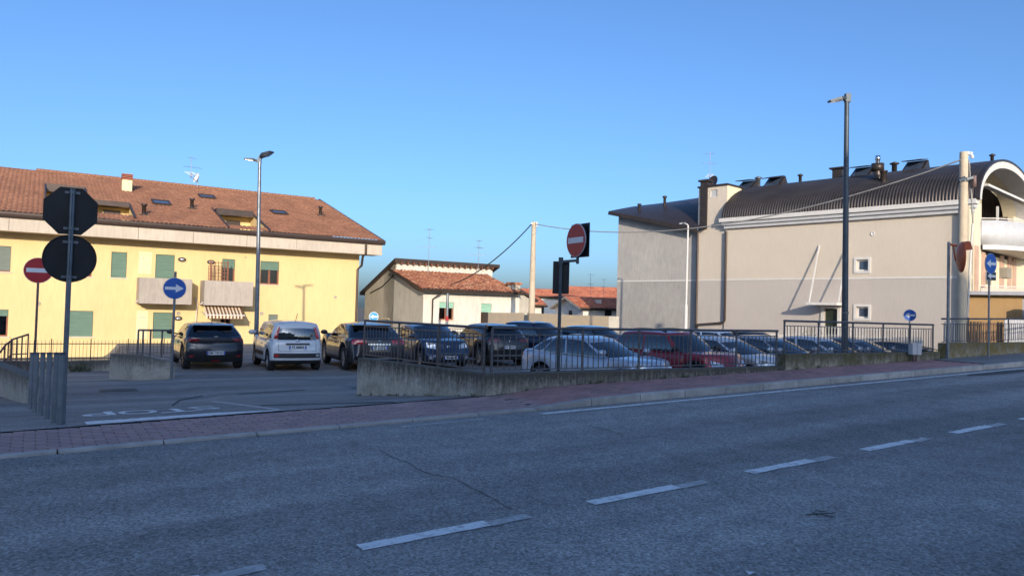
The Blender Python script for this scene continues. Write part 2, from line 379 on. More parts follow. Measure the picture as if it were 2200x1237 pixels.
g = MB(); g.add([(-900, -900, -3.6), (900, -900, -3.6), (900, 900, -3.6), (-900, 900, -3.6)], [(0, 1, 2, 3)])
setting('ground', g, M['terrain'], WF)
road = setting('road', sheet(zroad, rng(-90, 90, 60), rng(-10.2, -KW - .0, 8)), M['road'], RF)
lot = setting('car_park_ground', sheet(zlot, rng(-26, -3.6, 20) + rng(-3.35, -3.0, 4) + rng(-2.6, .0, 6) + [.1] + rng(2, 40, 20), rng(0, 34, 68)), M['lot'], RF)
far_walk = setting('opposite_pavement', sheet(lambda t, q: zroad(t, q) + .12, rng(-90, 90, 20), [-60, -34, -13.2, -10.2]), M['walk'], RF)
# pavement: bed, pavers, kerb stones; grey asphalt further up the street
bed = sheet(lambda t, q: zpave(t, q) - .012, rng(-30, 13.5, 60), rng(-KW + .12, 0, 4))
pavement = setting('brick_pavement', bed, M['bed'], RF)
walk = setting('asphalt_pavement', sheet(lambda t, q: zpave(t, q) + .0, rng(13.5, 60, 20), rng(-KW + .12, .0, 3)), M['walk'], RF)
PL, PW, PH = .222, .108, .03
def paver_mesh(l, w):
    mb = MB(); b = .006; x, y = l / 2, w / 2
    mb.add([(-x, -y, -PH), (x, -y, -PH), (x, y, -PH), (-x, y, -PH), (-x, -y, -b), (x, -y, -b), (x, y, -b), (-x, y, -b),
            (-x + b, -y + b, 0), (x - b, -y + b, 0), (x - b, y - b, 0), (-x + b, y - b, 0)],
           [(8, 9, 10, 11)] + [(4 + i, 4 + (i + 1) % 4, 8 + (i + 1) % 4, 8 + i) for i in range(4)] + [(i, (i + 1) % 4, 4 + (i + 1) % 4, 4 + i) for i in range(4)])
    return mb
pm = paver_mesh(PL - .008, PW - .008)
slots = []
rows = 12; q0 = -KW + .135
for j in range(rows):
    q = q0 + PW * (j + .5)
    if q > -.05: break
    n = int(43.0 / PL)
    for i in range(n): slots.append((-29.5 + PL * (i + .5 * (j % 2)), q))
ce = RF.eye()
slots.sort(key=lambda s_: (s_[0] - ce.x) ** 2 + (s_[1] - ce.y) ** 2)
def in_view(s_):
    w = RF.w(s_[0], s_[1], zpave(*s_)); return w.y > 1 and -1120 < w.x / w.y * FPX - 0 < 1120
vis = [s_ for s_ in slots if in_view(s_)]
near = vis[:300]; ns = set(near)
pmesh = pm.mesh('paver', M['paver'])
def prot(): return random.uniform(-.012, .012)
for s_ in near:
    o = inst('paver', pmesh, pavement, (s_[0], s_[1], zpave(*s_) + random.uniform(-.004, .003)), prot())
rest = MB()
for s_ in slots:
    if s_ in ns: continue
    z = zpave(*s_) + random.uniform(-.004, .003); dz = .0
    red = s_[0] > .3
    rest.add([(v[0] + s_[0], v[1] + s_[1], v[2] + z + (zpave(s_[0] + v[0], s_[1]) - zpave(*s_))) for v in pm.v], pm.f, 1 if red else 0)
part('pavers', rest, [M['paver'], M['paver_red']], pavement, None, 'stuff')
# kerb stones, one by one
t = -12.0; ks = []
while t < 40:
    ks.append((t, min(1.0, 40 - t))); t += 1.0
for t0, l in ks:
    mb = MB(); g_ = .008; q1, q2 = -KW - .0, -KW + .118
    pts = []
    for t in (t0 + g_, t0 + l - g_):
        zt, zb = zpave(t, -KW) + .003, zroad(t, -KW) - .1
        pts += [(t, q1, zb), (t, q1, zt - .012), (t, q1 + .014, zt), (t, q2, zt + .0), (t, q2, zb)]
    mb.add(pts, [(i, (i + 1) % 5, 5 + (i + 1) % 5, 5 + i) for i in range(5)] + [(4, 3, 2, 1, 0), (5, 6, 7, 8, 9)])
    k = part('kerb_stone', mb, M['kerb'], pavement if t0 < 13.5 else walk)
# painted lines
def strip(t0, t1, qa, qb, zf, n=10, lift=.004, jag=0):
    mb = MB(); ts = rng(t0, t1, n); vs_ = []
    for t in ts:
        k = (t - t0) / (t1 - t0) if t1 != t0 else 0
        a = qa if not callable(qa) else qa(k); b = qb if not callable(qb) else qb(k)
        vs_ += [(t, a + random.uniform(-jag, jag), zf(t, a) + lift), (t, b + random.uniform(-jag, jag), zf(t, b) + lift)]
    mb.add(vs_, [(2 * i, 2 * i + 2, 2 * i + 3, 2 * i + 1) for i in range(n)]); return mb
def dq(t): return -5.79 + .028 * (t + 2)
for k in range(-4, 16):
    a = -4.42 + 1.95 * k
    L1 = .98
    part('lane_dash', strip(a, a + L1, lambda s_: dq(a + s_) - .065, lambda s_: dq(a + s_) + .065, zroad, 12, .005, .006), M['line'], road)
    part('worn_lane_dash', strip(a + L1 + .002, a + L1 + .36, lambda s_: dq(a + s_) - .06, lambda s_: dq(a + s_) + .06, zroad, 6, .005, .008), M['line_worn'], road)
part('edge_line', strip(-.15, 60, -KW - .36, -KW - .255, zroad, 160, .005, .004), M['line'], road)
part('edge_line_fragment', strip(-2.3, -1.1, -KW - .33, -KW - .26, zroad, 10, .005, .01), M['line_worn'], road)
def crack(pts, w, nm='road_crack'):
    mb = MB(); vs_ = []
    fine = []
    for (a, b) in zip(pts, pts[1:]):
        for k in range(6): fine.append(tuple(a[i] + (b[i] - a[i]) * k / 6 for i in (0, 1)))
    fine.append(pts[-1])
    for i, (px, py) in enumerate(fine):
        z = -1.5
        for _ in range(5):
            t, q = RF.hz(px, py, z); z = zroad(t, q)
        ww = w * random.uniform(.5, 1.2) * (1 if 0 < i < len(fine) - 1 else .2); j = random.uniform(-.012, .012)
        vs_ += [(t - ww * .5 + j, q - ww * .4 + j, z + .004), (t + ww * .5 + j, q + ww * .4 + j, z + .004)]
    mb.add(vs_, [(2 * i, 2 * i + 2, 2 * i + 3, 2 * i + 1) for i in range(len(fine) - 1)])
    part(nm, mb, M['crack'], road)
crack([(815, 965), (838, 980), (880, 996), (905, 1012), (935, 1020), (980, 1028), (1005, 1044), (1035, 1058), (1068, 1077), (1100, 1095)], .011)
crack([(985, 987), (1060, 980), (1140, 972), (1225, 962), (1300, 953), (1345, 945), (1400, 938)], .009)
crack([(1245, 911), (1300, 922), (1330, 931), (1345, 941)], .014)
# oil patch with bits of rubber on the road
def hroad(px, py):
    z = -1.5
    for _ in range(6): t, q = RF.hz(px, py, z); z = zroad(t, q)
    return t, q, z
for a, b in (((1745, 1102), (1792, 1112)), ((1730, 1107), (1795, 1103)), ((1752, 1098), (1775, 1101))):
    p, q = hroad(*a), hroad(*b); mb = MB(); mb.bar((p[0], p[1], p[2] + .008), (q[0], q[1], q[2] + .008), .010, .004); part('rubber_scrap', mb, M['crack'], road)
# litter on the road
for i, (px, py, w) in enumerate(((1612, 1232, .03), (868, 1166, .02))):
    p = hroad(px, py); mb = MB(); mb.add([(p[0] - w, p[1] - w * .6, p[2] + .006), (p[0] + w, p[1] - w * .4, p[2] + .012), (p[0] + w * .8, p[1] + w * .6, p[2] + .006), (p[0] - w * .7, p[1] + w * .5, p[2] + .016)], [(0, 1, 2, 3)])
    single('paper_scrap', mb, M['sign_white'], ['white scrap of paper at the near edge of the road', 'tiny white scrap of paper beside the nearest full lane dash'][i], 'litter', RF, p)
# car park entrance: stop line, STOP, arcs, drain
def hlot(px, py):
    z = -1.8
    for _ in range(30):
        t, q = RF.hz(px, py, z); z = z * .5 + .5 * zlot(t, max(0, q))
    return t, q, z
def zent(t, q): return max(zlot(t, max(q, 0)), zpave(t, 0) if q < 0 else -9)
a, b = hlot(190, 920), hlot(672, 884)
part('stop_line', strip(a[0], b[0], lambda k: .05 + .0 * k, lambda k: .62 - .58 * max(0, k - .6) / .4, lambda t, q: zlot(t, q), 40, .006, .012), M['line'], lot)
def text_mesh(body, size=1.0, bold=0.0):
    c = bpy.data.curves.new('lettering', 'FONT'); c.body = body; c.size = size; c.align_x = 'CENTER'; c.align_y = 'CENTER'; c.offset = bold; c.resolution_u = 3
    o = bpy.data.objects.new('lettering', c); COL.objects.link(o)
    bpy.context.view_layer.update(); dg = bpy.context.evaluated_depsgraph_get()
    me = o.evaluated_get(dg).to_mesh(); V = [tuple(v.co) for v in me.vertices]; Fc = [tuple(p.vertices) for p in me.polygons]
    o.evaluated_get(dg).to_mesh_clear(); bpy.data.objects.remove(o); bpy.data.curves.remove(c)
    return V, Fc
lt = [(215, 890, 'P'), (297, 886, 'O'), (383, 882, 'T'), (440, 877, 'S')]
for px, py, ch in lt:
    t0, q0_, _ = hlot(px, py); q0_ += .13; V, Fc = text_mesh(ch, 1.0, .012); mb = MB()
    mb.add([(t0 - v[0] * (.7 if ch == 'O' else .95), q0_ - v[1] * 1.4, zlot(t0 - v[0] * (.7 if ch == 'O' else .95), max(0, q0_ - v[1] * 1.4)) + .007) for v in V], Fc)
    part('road_letter', mb, M['line'], lot)
pts = [hlot(x, y) for x, y in ((455, 862), (490, 866), (520, 870), (560, 875), (600, 880))]
mb = MB(); mb.add([(p[0] + s_ * .03, p[1] + s_ * .05, zlot(p[0], max(0, p[1])) + .006) for p in pts for s_ in (-1, 1)], [(2 * i, 2 * i + 2, 2 * i + 3, 2 * i + 1) for i in range(len(pts) - 1)])
part('old_line', mb, M['line_worn'], lot)
t0, q0_, z0 = hlot(254, 839)
dr = thing('storm_drain', 'dark rectangular drain grate set in the entrance asphalt', 'drain', RF, (t0, q0_, z0))
mb = MB()
for s_ in (-1, 1): mb.cbox((t0, q0_ + s_ * .2, z0 + .012), .7, .03, .02); mb.cbox((t0 + s_ * .36, q0_, z0 + .012), .03, .43, .02)
part('grate_frame', mb, M['steel_dark'], dr)
mb = MB(); mb.cbox((t0, q0_, z0 + .006), .68, .38, .006); part('grate_pit', mb, M['dark'], dr)
bme = MB(); bme.cbox((0, 0, 0), .022, .37, .016); bme = bme.mesh('grate_bar', M['steel_dark'])
for k in range(14): inst('grate_bar', bme, dr, (t0 - .32 + .049 * k, q0_, z0 + .014))
# tyre marks and darker tarmac seams curving through the entrance
for pts_ in ([(370, 872), (385, 860), (430, 851), (520, 846), (650, 838), (780, 832)], [(560, 872), (700, 868), (850, 864)]):
    ps = [hlot(*p) for p in pts_]; mb = MB()
    mb.add([(p[0], p[1] + s_ * .09, zlot(p[0], max(0, p[1])) + .0045) for p in ps for s_ in (-1, 1)], [(2 * i, 2 * i + 2, 2 * i + 3, 2 * i + 1) for i in range(len(ps) - 1)], 0, True)
    part('tyre_mark', mb, plain('tyre mark', (.062, .061, .062), .8, 0, .3, 6), lot)
# parking stripes of pale paving under the first cars
# ------------------------------------------------------------------ low walls and railings
def wall_path(name, label, pts, th, mat, org, cat='low wall'):
    # pts: (t, q, z_top, z_bottom); wall thickness to the +left normal
    mb = MB(); n = len(pts); off = []
    for i in range(n):
        d0 = Vector((pts[min(i + 1, n - 1)][0] - pts[max(i - 1, 0)][0], pts[min(i + 1, n - 1)][1] - pts[max(i - 1, 0)][1])).normalized()
        nn = Vector((-d0.y, d0.x))
        if 0 < i < n - 1:
            d1 = Vector((pts[i][0] - pts[i - 1][0], pts[i][1] - pts[i - 1][1])).normalized(); nn = nn / max(.4, nn.dot(Vector((-d1.y, d1.x))))
        off.append(nn * th)
    b = .018; vs_ = []
    for (t, q, zt, zb), o_ in zip(pts, off):
        e = o_.normalized() * b
        vs_ += [(t, q, zb), (t, q, zt - b), (t + e.x, q + e.y, zt), (t + o_.x - e.x, q + o_.y - e.y, zt), (t + o_.x, q + o_.y, zt - b), (t + o_.x, q + o_.y, zb)]
    mb.add(vs_, [(i * 6 + k, (i + 1) * 6 + k, (i + 1) * 6 + k + 1, i * 6 + k + 1) for i in range(n - 1) for k in range(5)] + [tuple(range(6)), tuple(range((n - 1) * 6, n * 6))[::-1]])
    return single(name, mb, mat, label, cat, RF, org)
ZW1, ZW2, ZW3 = -1.075, -.825, -.60
E0 = (-.58, 4.24); C0 = (0, 0)
def sub(pts, n):
    out = []
    for a, b in zip(pts, pts[1:]):
        for k in range(n): out.append(tuple(a[i] + (b[i] - a[i]) * k / n for i in range(len(a))))
    return out + [pts[-1]]
wall_path('low_concrete_wall', 'long stained concrete wall that turns the corner at the car park entrance', sub([(E0[0], E0[1], ZW1 - .02, -2.4), (0, 0, ZW1, -1.9), (7.55, 0, ZW1 - .01, -1.9)], 1), .2, M['wall1'], (0, 0, ZW1))
wall_path('low_concrete_wall', 'mossy grey concrete wall under the middle railing, one step up', [(7.57, -.02, ZW2, -1.9), (13.9, -.02, ZW2, -1.9)], .22, M['wall2'], (7.57, 0, ZW2))
wall_path('low_concrete_wall', 'ochre lichen covered wall at the far right end of the street', [(14.2, -.02, ZW3, -1.9), (19.2, -.02, ZW3 + .02, -1.9), (34, -.02, ZW3 + .3, -1.9)], .22, M['wall3'], (14.2, 0, ZW3))
def railing(label, pts, zt, zb, posts, name='railing', sub_drop=.11, bot=.05, spacing=.118, mr=.024, mat='rail', group=None, pw=.04, bw=.013, qoff=.09):
    org = (pts[0][0], pts[0][1], zb[0] if isinstance(zb, (list, tuple)) else zb)
    th = thing(name, label, 'railing', RF, org, group)
    zt2 = zt if isinstance(zt, (list, tuple)) else [zt] * len(pts); zb2 = zb if isinstance(zb, (list, tuple)) else [zb] * len(pts)
    top = MB(); top.tube([(p[0], p[1], z) for p, z in zip(pts, zt2)], mr, 8); part('top_rail', top, M[mat], th)
    segs = list(zip(pts, pts[1:], zt2, zt2[1:], zb2, zb2[1:]))
    barme = None
    for a, b, za, zb_, la, lb in segs:
        m1 = MB(); m1.bar((a[0], a[1], za - sub_drop), (b[0], b[1], zb_ - sub_drop), .025, .018); part('upper_rail', m1, M[mat], th)
        m2 = MB(); m2.bar((a[0], a[1], la + bot), (b[0], b[1], lb + bot), .025, .018); part('lower_rail', m2, M[mat], th)
        L = math.dist(a[:2], b[:2]); n = int(L / spacing); h = (za - sub_drop) - (la + bot)
        ang = math.atan2(b[1] - a[1], b[0] - a[0])
        bm_ = MB(); bm_.cbox((0, 0, 0), bw, bw, h); bm_ = bm_.mesh('bar', M[mat])
        for k in range(1, n):
            s_ = k / n
            if any(abs(s_ * L - math.dist(a[:2], pp)) < .05 for pp in [(x[0], x[1]) for x in posts]): continue
            inst('bar', bm_, th, (a[0] + (b[0] - a[0]) * s_, a[1] + (b[1] - a[1]) * s_, (za + zb_) / 2 * 0 + (za + (zb_ - za) * s_ - sub_drop + la + (lb - la) * s_ + bot) / 2), ang)
    for (t, q, z0, z1, ang) in posts:
        m3 = MB(); m3.cbox((0, 0, (z0 + z1) / 2), pw, pw * .6, z1 - z0); pm_ = m3.mesh('post', M[mat]); inst('post', pm_, th, (t, q, 0), ang)
    return th
def at(a, b, k): return a[0] + (b[0] - a[0]) * k, a[1] + (b[1] - a[1]) * k
q_ = .08
Ea, Ca, Cb = (E0[0] + .12, E0[1] - .03), (.06, .12), (.14, q_)
ea = math.atan2(Ca[1] - Ea[1], Ca[0] - Ea[0])
railing('weathered steel railing on the wall beside the car park entrance ramp', [Ea, Ca], -.325, ZW1, [(*at(Ea, Ca, k), ZW1 - .02, -.335, ea) for k in (0, .33, .66, .985)])
def tpx(px, q): return RF.hy(px, 740, q)[0]
railing('long steel railing on the stained wall in front of the silver hatchback', [Cb, (7.42, q_)], -.325, ZW1, [(tpx(p, q_), q_, ZW1, -.335, 0) for p in (1057, 1252, 1373, 1484, 1582)] + [(7.38, q_, ZW1, -.335, 0)])
railing('steel railing on the mossy middle wall beside the grey lamp post', [(7.62, q_), (13.75, q_)], [-.10, -.12], ZW2, [(7.64, q_, ZW2, -.1, 0)] + [(tpx(p, q_), q_, ZW2, -.115, 0) for p in (1758, 1832, 1897, 1955)] + [(13.72, q_, ZW2, -.12, 0)], bot=.06)
railing('steel railing on the ochre wall at the right edge', [(14.15, q_), (34, q_)], [.045, .34], [ZW3, ZW3 + .3], [(tpx(p, q_), q_, ZW3, .055 + .002 * p / 100, 0) for p in (2036, 2080, 2126, 2166, 2205)], sub_drop=.14, bot=.03)
# left of the entrance: concrete wall with railing, low curved wall, brown handrail
def hs(px, Y): p = P(px, 700, Y); return RF.inv(p[0], p[1])
A = hs(379, 20.0); B = hs(288, 19.6); Cc = hs(239, 20.6)
wall_path('low_concrete_wall', 'short grey concrete wall below the blue right arrow sign', [(Cc[0], Cc[1], -1.53, -2.7), (B[0], B[1], -1.47, -2.7), (A[0], A[1], -1.68, -2.7)], .18, M['wall4'], (B[0], B[1], -1.5))
B2, A2 = hs(298, 19.8), hs(371, 20.05); F2 = hs(300, 25)
railing('dark railing on the short concrete wall beside the black hatchback', [B2, A2], -.82, [-1.47, -1.62], [(*at(B2, A2, k), -1.55, -.82, .2) for k in (0, .14, .36, .7, 1)], spacing=.6, sub_drop=.03, mr=.018)
# the low wall on the left edge of the picture, with the bollards' side rounded
lw = [hs(-60, 16.5), hs(0, 15.2), hs(35, 14.2), hs(62, 13.7)]
wall_path('low_concrete_wall', 'low dirty concrete wall at the left edge behind the bollards', [(lw[0][0], lw[0][1], -1.38, -2.6), (lw[1][0], lw[1][1], -1.43, -2.6), (lw[2][0], lw[2][1], -1.45, -2.6), (lw[3][0], lw[3][1], -1.49, -2.6)], .25, M['wall4'], (lw[1][0], lw[1][1], -1.43))
ha, hb = hs(6, 17.0), hs(63, 17.2)
hr = thing('handrail', 'rusty brown sloping handrail on the low wall at the left edge', 'handrail', RF, (ha[0], ha[1], -1.5))
mb = MB(); pr = [(*hs(-12, 17), -1.42), (*hs(3, 17), -1.3), (*hs(14, 17), -1.13), (*hs(30, 17.1), -1.0), (*hb, -.885)]
mb.tube(pr, .022, 6); part('top_rail', mb, M['rail_red'], hr)
mb = MB(); mb.tube([(*hs(-12, 17), -1.75), (*hs(28, 17.1), -1.35), (*hb, -1.33)], .016, 6); part('lower_rail', mb, M['rail_red'], hr)
for px, zt in ((12, -1.15), (20, -1.08), (28, -1.01), (38, -.97), (49, -.93), (62, -.885)):
    mb = MB(); p = hs(px, 17.05); mb.bar((*p, -2.3), (*p, zt), .03, .045); part('bar', mb, M['rail_red'], hr)
wall_path('low_concrete_wall', 'grey parapet under the brown handrail at the left edge', [(*hs(-40, 17.2), -1.52, -2.9), (*hs(66, 17.4), -1.53, -2.9)], .2, M['wall4'], (*hs(0, 17.2), -1.52))
# iron fence of the yellow building on its low wall
QF = 20.6
ta, tb = RF.hy(-60, 760, QF)[0], RF.hy(470, 760, QF)[0]
zf0 = RF.hy(200, 777, QF)[1]; zf1 = RF.hy(200, 729, QF)[1]
wall_path('low_concrete_wall', 'low wall with weeds under the black iron fence', [(ta, QF, zf0, -3.2), (tb, QF, zf0 + .1, -3.2)], .2, M['wall4'], (0, QF, zf0))
fe = thing('iron_fence', 'thin black iron fence in front of the yellow building', 'fence', RF, (ta, QF + .1, zf0))
for z in (zf0 + .13, zf1 - .16):
    mb = MB(); mb.bar((ta, QF + .1, z), (tb, QF + .1, z), .012, .03); part('rail', mb, M['fence_iron'], fe)
L = tb - ta; n = int(L / .115); pk = MB(); pk.cbox((0, 0, 0), .012, .012, zf1 - zf0 - .06); pk = pk.mesh('picket', M['fence_iron'])
for k in range(n): inst('picket', pk, fe, (ta + L * k / n, QF + .1, (zf0 + zf1) / 2))
pk = MB(); pk.cbox((0, 0, 0), .03, .03, zf1 - zf0 + .05); pk = pk.mesh('post', M['fence_iron'])
for px in (23, 110, 195, 275, 352, 430): inst('post', pk, fe, (RF.hy(px, 750, QF + .1)[0], QF + .1, (zf0 + zf1) / 2))
# darker resurfaced patch by the kerb at the right, and grass tufts along the wall foot
pc = hroad(2150, 800); mb = MB(); ring_ = [(pc[0] + 1.5 * math.cos(a * .45) * (1 + .12 * math.sin(a * 3.1)), min(-KW - .02, pc[1] + .22 * math.sin(a * .45))) for a in range(14)]
mb.add([(a, b, zroad(a, b) + .004) for a, b in ring_], [tuple(range(14))]); part('road_patch', mb, mat_asphalt('patch asphalt', (.07, .066, .062), (.16, .155, .15), 1.2, .2), road)
tuft = MB(); rnd = random.Random(5)
def grass_at(t, q, z, n, h):
    for _ in range(n):
        a = rnd.uniform(0, 6.28); r_ = rnd.uniform(0, .05); x, y = t + r_ * math.cos(a), q + r_ * math.sin(a) * .5; hh = h * rnd.uniform(.4, 1); w = .006; l = rnd.uniform(-.6, .6) * hh, rnd.uniform(-.8, .1) * hh
        tuft.add([(x - w, y, z), (x + w, y, z), (x + l[0], y + l[1], z + hh)], [(0, 1, 2)])
for k in range(70):
    t = rnd.uniform(.1, 19) if k < 45 else 0
    if k < 45: q = -.03; z = zpave(t, 0)
    else: s_ = rnd.uniform(.05, 1); t, q = C0[0] + (E0[0] - C0[0]) * s_ - .03, C0[1] + (E0[1] - C0[1]) * s_; z = zlot(t - .1, q)
    grass_at(t, q, z - .01, rnd.randint(3, 12), rnd.uniform(.04, .11))
single('grass_tufts', tuft, M['leaf'], 'thin grass tufts growing along the foot of the concrete walls', 'grass', RF, (0, 0, ZW1), None, 'stuff')
# ------------------------------------------------------------------ signs, bollards, lamps, poles, cables
def face(dx, dy): return math.atan2(dx, -dy)          # rotation that turns local -y towards (dx, dy)
def ngon(n, r, a0=0): return [(r * math.cos(a0 + 2 * math.pi * k / n), r * math.sin(a0 + 2 * math.pi * k / n)) for k in range(n)]
def plate(poly, zc, xc=0, y0=0, th=.012): mb = MB(); mb.prism([(x + xc, z + zc) for x, z in poly], 'xz', y0, y0 + th); return mb
ARROW = [(-.42, -.07), (.05, -.07), (.05, -.2), (.4, 0), (.05, .2), (.05, .07), (-.42, .07)]
def arrow(sz, left): return [((-x if left else x) * sz, z * sz) for x, z in ARROW]
def clamp_(th, z, r, yb, mat='galv', w=.16):
    mb = MB(); mb.cbox((0, yb - .004, z), w, .02, .03); mb.lathe([(r + .006, -.016), (r + .006, .016)], 12, (0, yb + r + .008, z)); part('clamp', mb, M[mat], th)
def bord(poly, k): return [(x * k, z * k) for x, z in poly]
# left: back of a stop sign over the back of a round sign
b = P(134, 917, 9.5)
st = thing('road_sign', 'black backs of an octagonal and a round sign on one grey pole at the bollards', 'road sign', WF, b, None, face(-.52, .85))
zc = lambda py, Y, px=150: P(px, py, Y)[2] - b[2]
pole = MB(); H = zc(406, 9.5); pole.tube([(0, .035, -.1), (0, .035, H)], .03, 12); part('pole', pole, M['galv'], st)
groove = MB(); groove.cbox((0, .066, (zc(600, 9.5) + H) / 2), .012, .006, H - zc(600, 9.5)); part('pole_groove', groove, M['steel_dark'], st)
part('octagon_plate', plate(ngon(8, .325, math.pi / 8), zc(453.5, 9.5), .012, -.012), M['signback'], st)
part('octagon_face', plate(ngon(8, .318, math.pi / 8), zc(453.5, 9.5), .012, -.016, .004), M['sign_red'], st)
part('round_plate', plate(ngon(40, .30), zc(555.5, 9.5), .0, -.012), M['signback'], st)
part('round_face', plate(ngon(40, .294), zc(555.5, 9.5), .0, -.016, .004), M['sign_white'], st)
rimm = MB(); rimm.lathe([(.30, -.0), (.303, -.0), (.303, .016), (.29, .016), (.29, .012)], 40, (0, -.004, zc(555.5, 9.5)), 'y'); part('round_rim', rimm, M['signback'], st)
for py in (414, 491, 520, 595): clamp_(st, zc(py, 9.5), .03, .0, 'galv', .17)
# bollards
bl = [(121, 918, 9.42), (115, 911, 9.75), (100.5, 901, 10.4), (86.5, 891, 11.1), (74, 880, 11.9), (64.5, 871, 12.7)]
bol_l = ['tall flat topped steel bollard at the foot of the black sign pole', 'second steel bollard, one back from the black sign pole', 'third steel bollard from the black sign pole', 'third steel bollard counted from the low dirty wall on the left', 'second to last steel bollard before the low dirty wall', 'last steel bollard of the row, nearest the low dirty wall']
for i, (px, py, Y) in enumerate(bl):
    bb = P(px + (6 if i == 0 else 0), py, Y); r = .034; top = P(px + 4, 757.5, Y)[2] - bb[2]
    t_ = thing('bollard', bol_l[i], 'bollard', WF, bb, 'steel bollards beside the entrance', 0)
    mb = MB(); mb.tube([(0, 0, -.15), (0, 0, top - .012)], r, 16); part('post', mb, M['bollard'], t_)
    mb = MB(); mb.lathe([(0, top + .006), (r * .8, top + .006), (r + .008, top - .002), (r + .008, top - .014), (0, top - .014)], 16); part('cap', mb, M['steel_dark'], t_)
def round_sign(name, label, base, facing, zdisc, R, kind, ztop, rp=.024, mat='galv', polemat=None, bar_l=False):
    t_ = thing(name, label, 'road sign', WF, base, None, face(*facing))
    mb = MB(); mb.tube([(0, rp + .012, -.2), (0, rp + .012, ztop)], rp, 10); part('pole', mb, M[polemat or mat], t_)
    part('disc', plate(ngon(40, R), zdisc, 0, -.008, .016), M['galv'], t_)
    part('face', plate(ngon(40, R * .985), zdisc, 0, -.012, .004), M['sign_white'], t_)
    col = {'no': 'sign_red', 'r': 'sign_blue', 'l': 'sign_blue', 'l2': 'sign_blue2'}[kind]
    part('colour_field', plate(ngon(40, R * (.965 if kind != 'l2' else .9)), zdisc, 0, -.015, .003), M[col], t_)
    if kind == 'no': part('white_bar', plate([(-.8 * R, -.17 * R), (.8 * R, -.17 * R), (.8 * R, .17 * R), (-.8 * R, .17 * R)], zdisc, 0, -.018, .003), M['sign_white'], t_)
    else: part('white_arrow', plate(arrow(R * 1.95, kind[0] == 'l'), zdisc, 0, -.018, .003), M['sign_white'], t_)
    for dz in (-.45 * R, .45 * R): clamp_(t_, zdisc + dz, rp, .01)
    return t_
b = P(68, 905, 17.4); round_sign('road_sign', 'red no entry sign half hidden by the black round sign at the left', b, (.45, -.9), P(73, 580.5, 17.4)[2] - b[2], .298, 'no', P(73, 570, 17.4)[2] - b[2], .026, 'galv', 'rail_red')
b = P(368, 806, 19.9); round_sign('road_sign', 'blue sign with a white arrow pointing right beside the black hatchback', b, (.35, -.94), P(363.5, 619, 19.9)[2] - b[2], .285, 'r', P(364, 583, 19.9)[2] - b[2], .033, 'galv')
b = P(801, 745, 36.5); round_sign('road_sign', 'small bright blue sign with left arrow behind the dark coupe SUV', b, (.1, -1), P(802, 680, 36.5)[2] - b[2], .235, 'l2', P(802, 676, 36.5)[2] - b[2])
b = P(1954, 735, 30); round_sign('road_sign', 'blue sign with a white left arrow behind the middle railing', b, (-.3, -.95), P(1953.5, 677, 30)[2] - b[2], .235, 'l', P(1953.5, 672, 30)[2] - b[2])
# right: one way arrow and small arrow plate on a pole, facing the street
b = P(2126.5, 764, 20.45)
t_ = round_sign('road_sign', 'blue arrow sign above a small arrow plate on a pole at the right edge', b, (.5, -.87), P(2130, 566.5, 20.45)[2] - b[2], .285, 'l', P(2130, 552, 20.45)[2] - b[2], .024, 'galv')
zz = P(2132, 593, 20.45)[2] - b[2]
part('arrow_plate', plate([(-.24, -.12), (.24, -.12), (.24, .12), (-.24, .12)], zz, .03, -.008, .012), M['sign_white'], t_)
part('arrow_plate_field', plate([(-.23, -.11), (.23, -.11), (.23, .11), (-.23, .11)], zz, .03, -.011, .003), M['ink'], t_)
part('small_arrow', plate(arrow(.5, True), zz, .03, -.014, .003), M['sign_white'], t_)
# traffic mirror seen from behind
b = P(2045, 771, 19.8)
t_ = thing('traffic_mirror', 'orange backed round traffic mirror on a grey pole beside the concrete post', 'traffic mirror', WF, b, None, face(.95, -.3))
H = P(2050, 520, 19.8)[2] - b[2]
mb = MB(); mb.tube([(0, .1, -.1), (0, .1, H)], .038, 12); part('pole', mb, M['galv'], t_)
zz = P(2066, 553, 19.8)[2] - b[2]
mb = MB(); mb.lathe([(0, .05), (.12, .045), (.26, .02), (.36, -.02), (.405, -.055), (.405, -.075), (.385, -.075)], 32, (0, -.14, zz), 'y'); part('mirror_shell', mb, M['orange'], t_)
mb = MB(); mb.lathe([(.385, -.075), (.3, -.055), (.15, -.035), (0, -.03)], 32, (0, -.14, zz), 'y'); part('mirror_face', mb, M['chrome'], t_)
mb = MB(); mb.grid(lambda u, v: (.41 * math.cos(math.pi * (.12 + .76 * u)), -.2 - .16 * v, zz + .41 * math.sin(math.pi * (.12 + .76 * u)) + .02 * v), 16, 3); part('visor', mb, M['orange'], t_)
mb = MB(); mb.tube([(0, .1, H - .06), (0, -.1, H - .1)], .03, 8); mb.tube([(0, .0, H - .07), (0, -.06, zz - .1)], .02, 8); part('bracket', mb, M['orange'], t_)
# middle: no entry sign on a bracket arm, plate below, on the corner railing
b = P(1199, 800, 13.3)
t_ = thing('road_sign', 'red no entry sign held out on a bracket arm above a dark oblong plate', 'road sign', WF, b, None, face(-.87, -.49))
pz = lambda py: P(1203, py, 13.3)[2] - b[2]
mb = MB(); mb.tube([(0, 0, -.75), (0, 0, pz(556))], .03, 12); part('pole', mb, M['steel_dark'], t_)
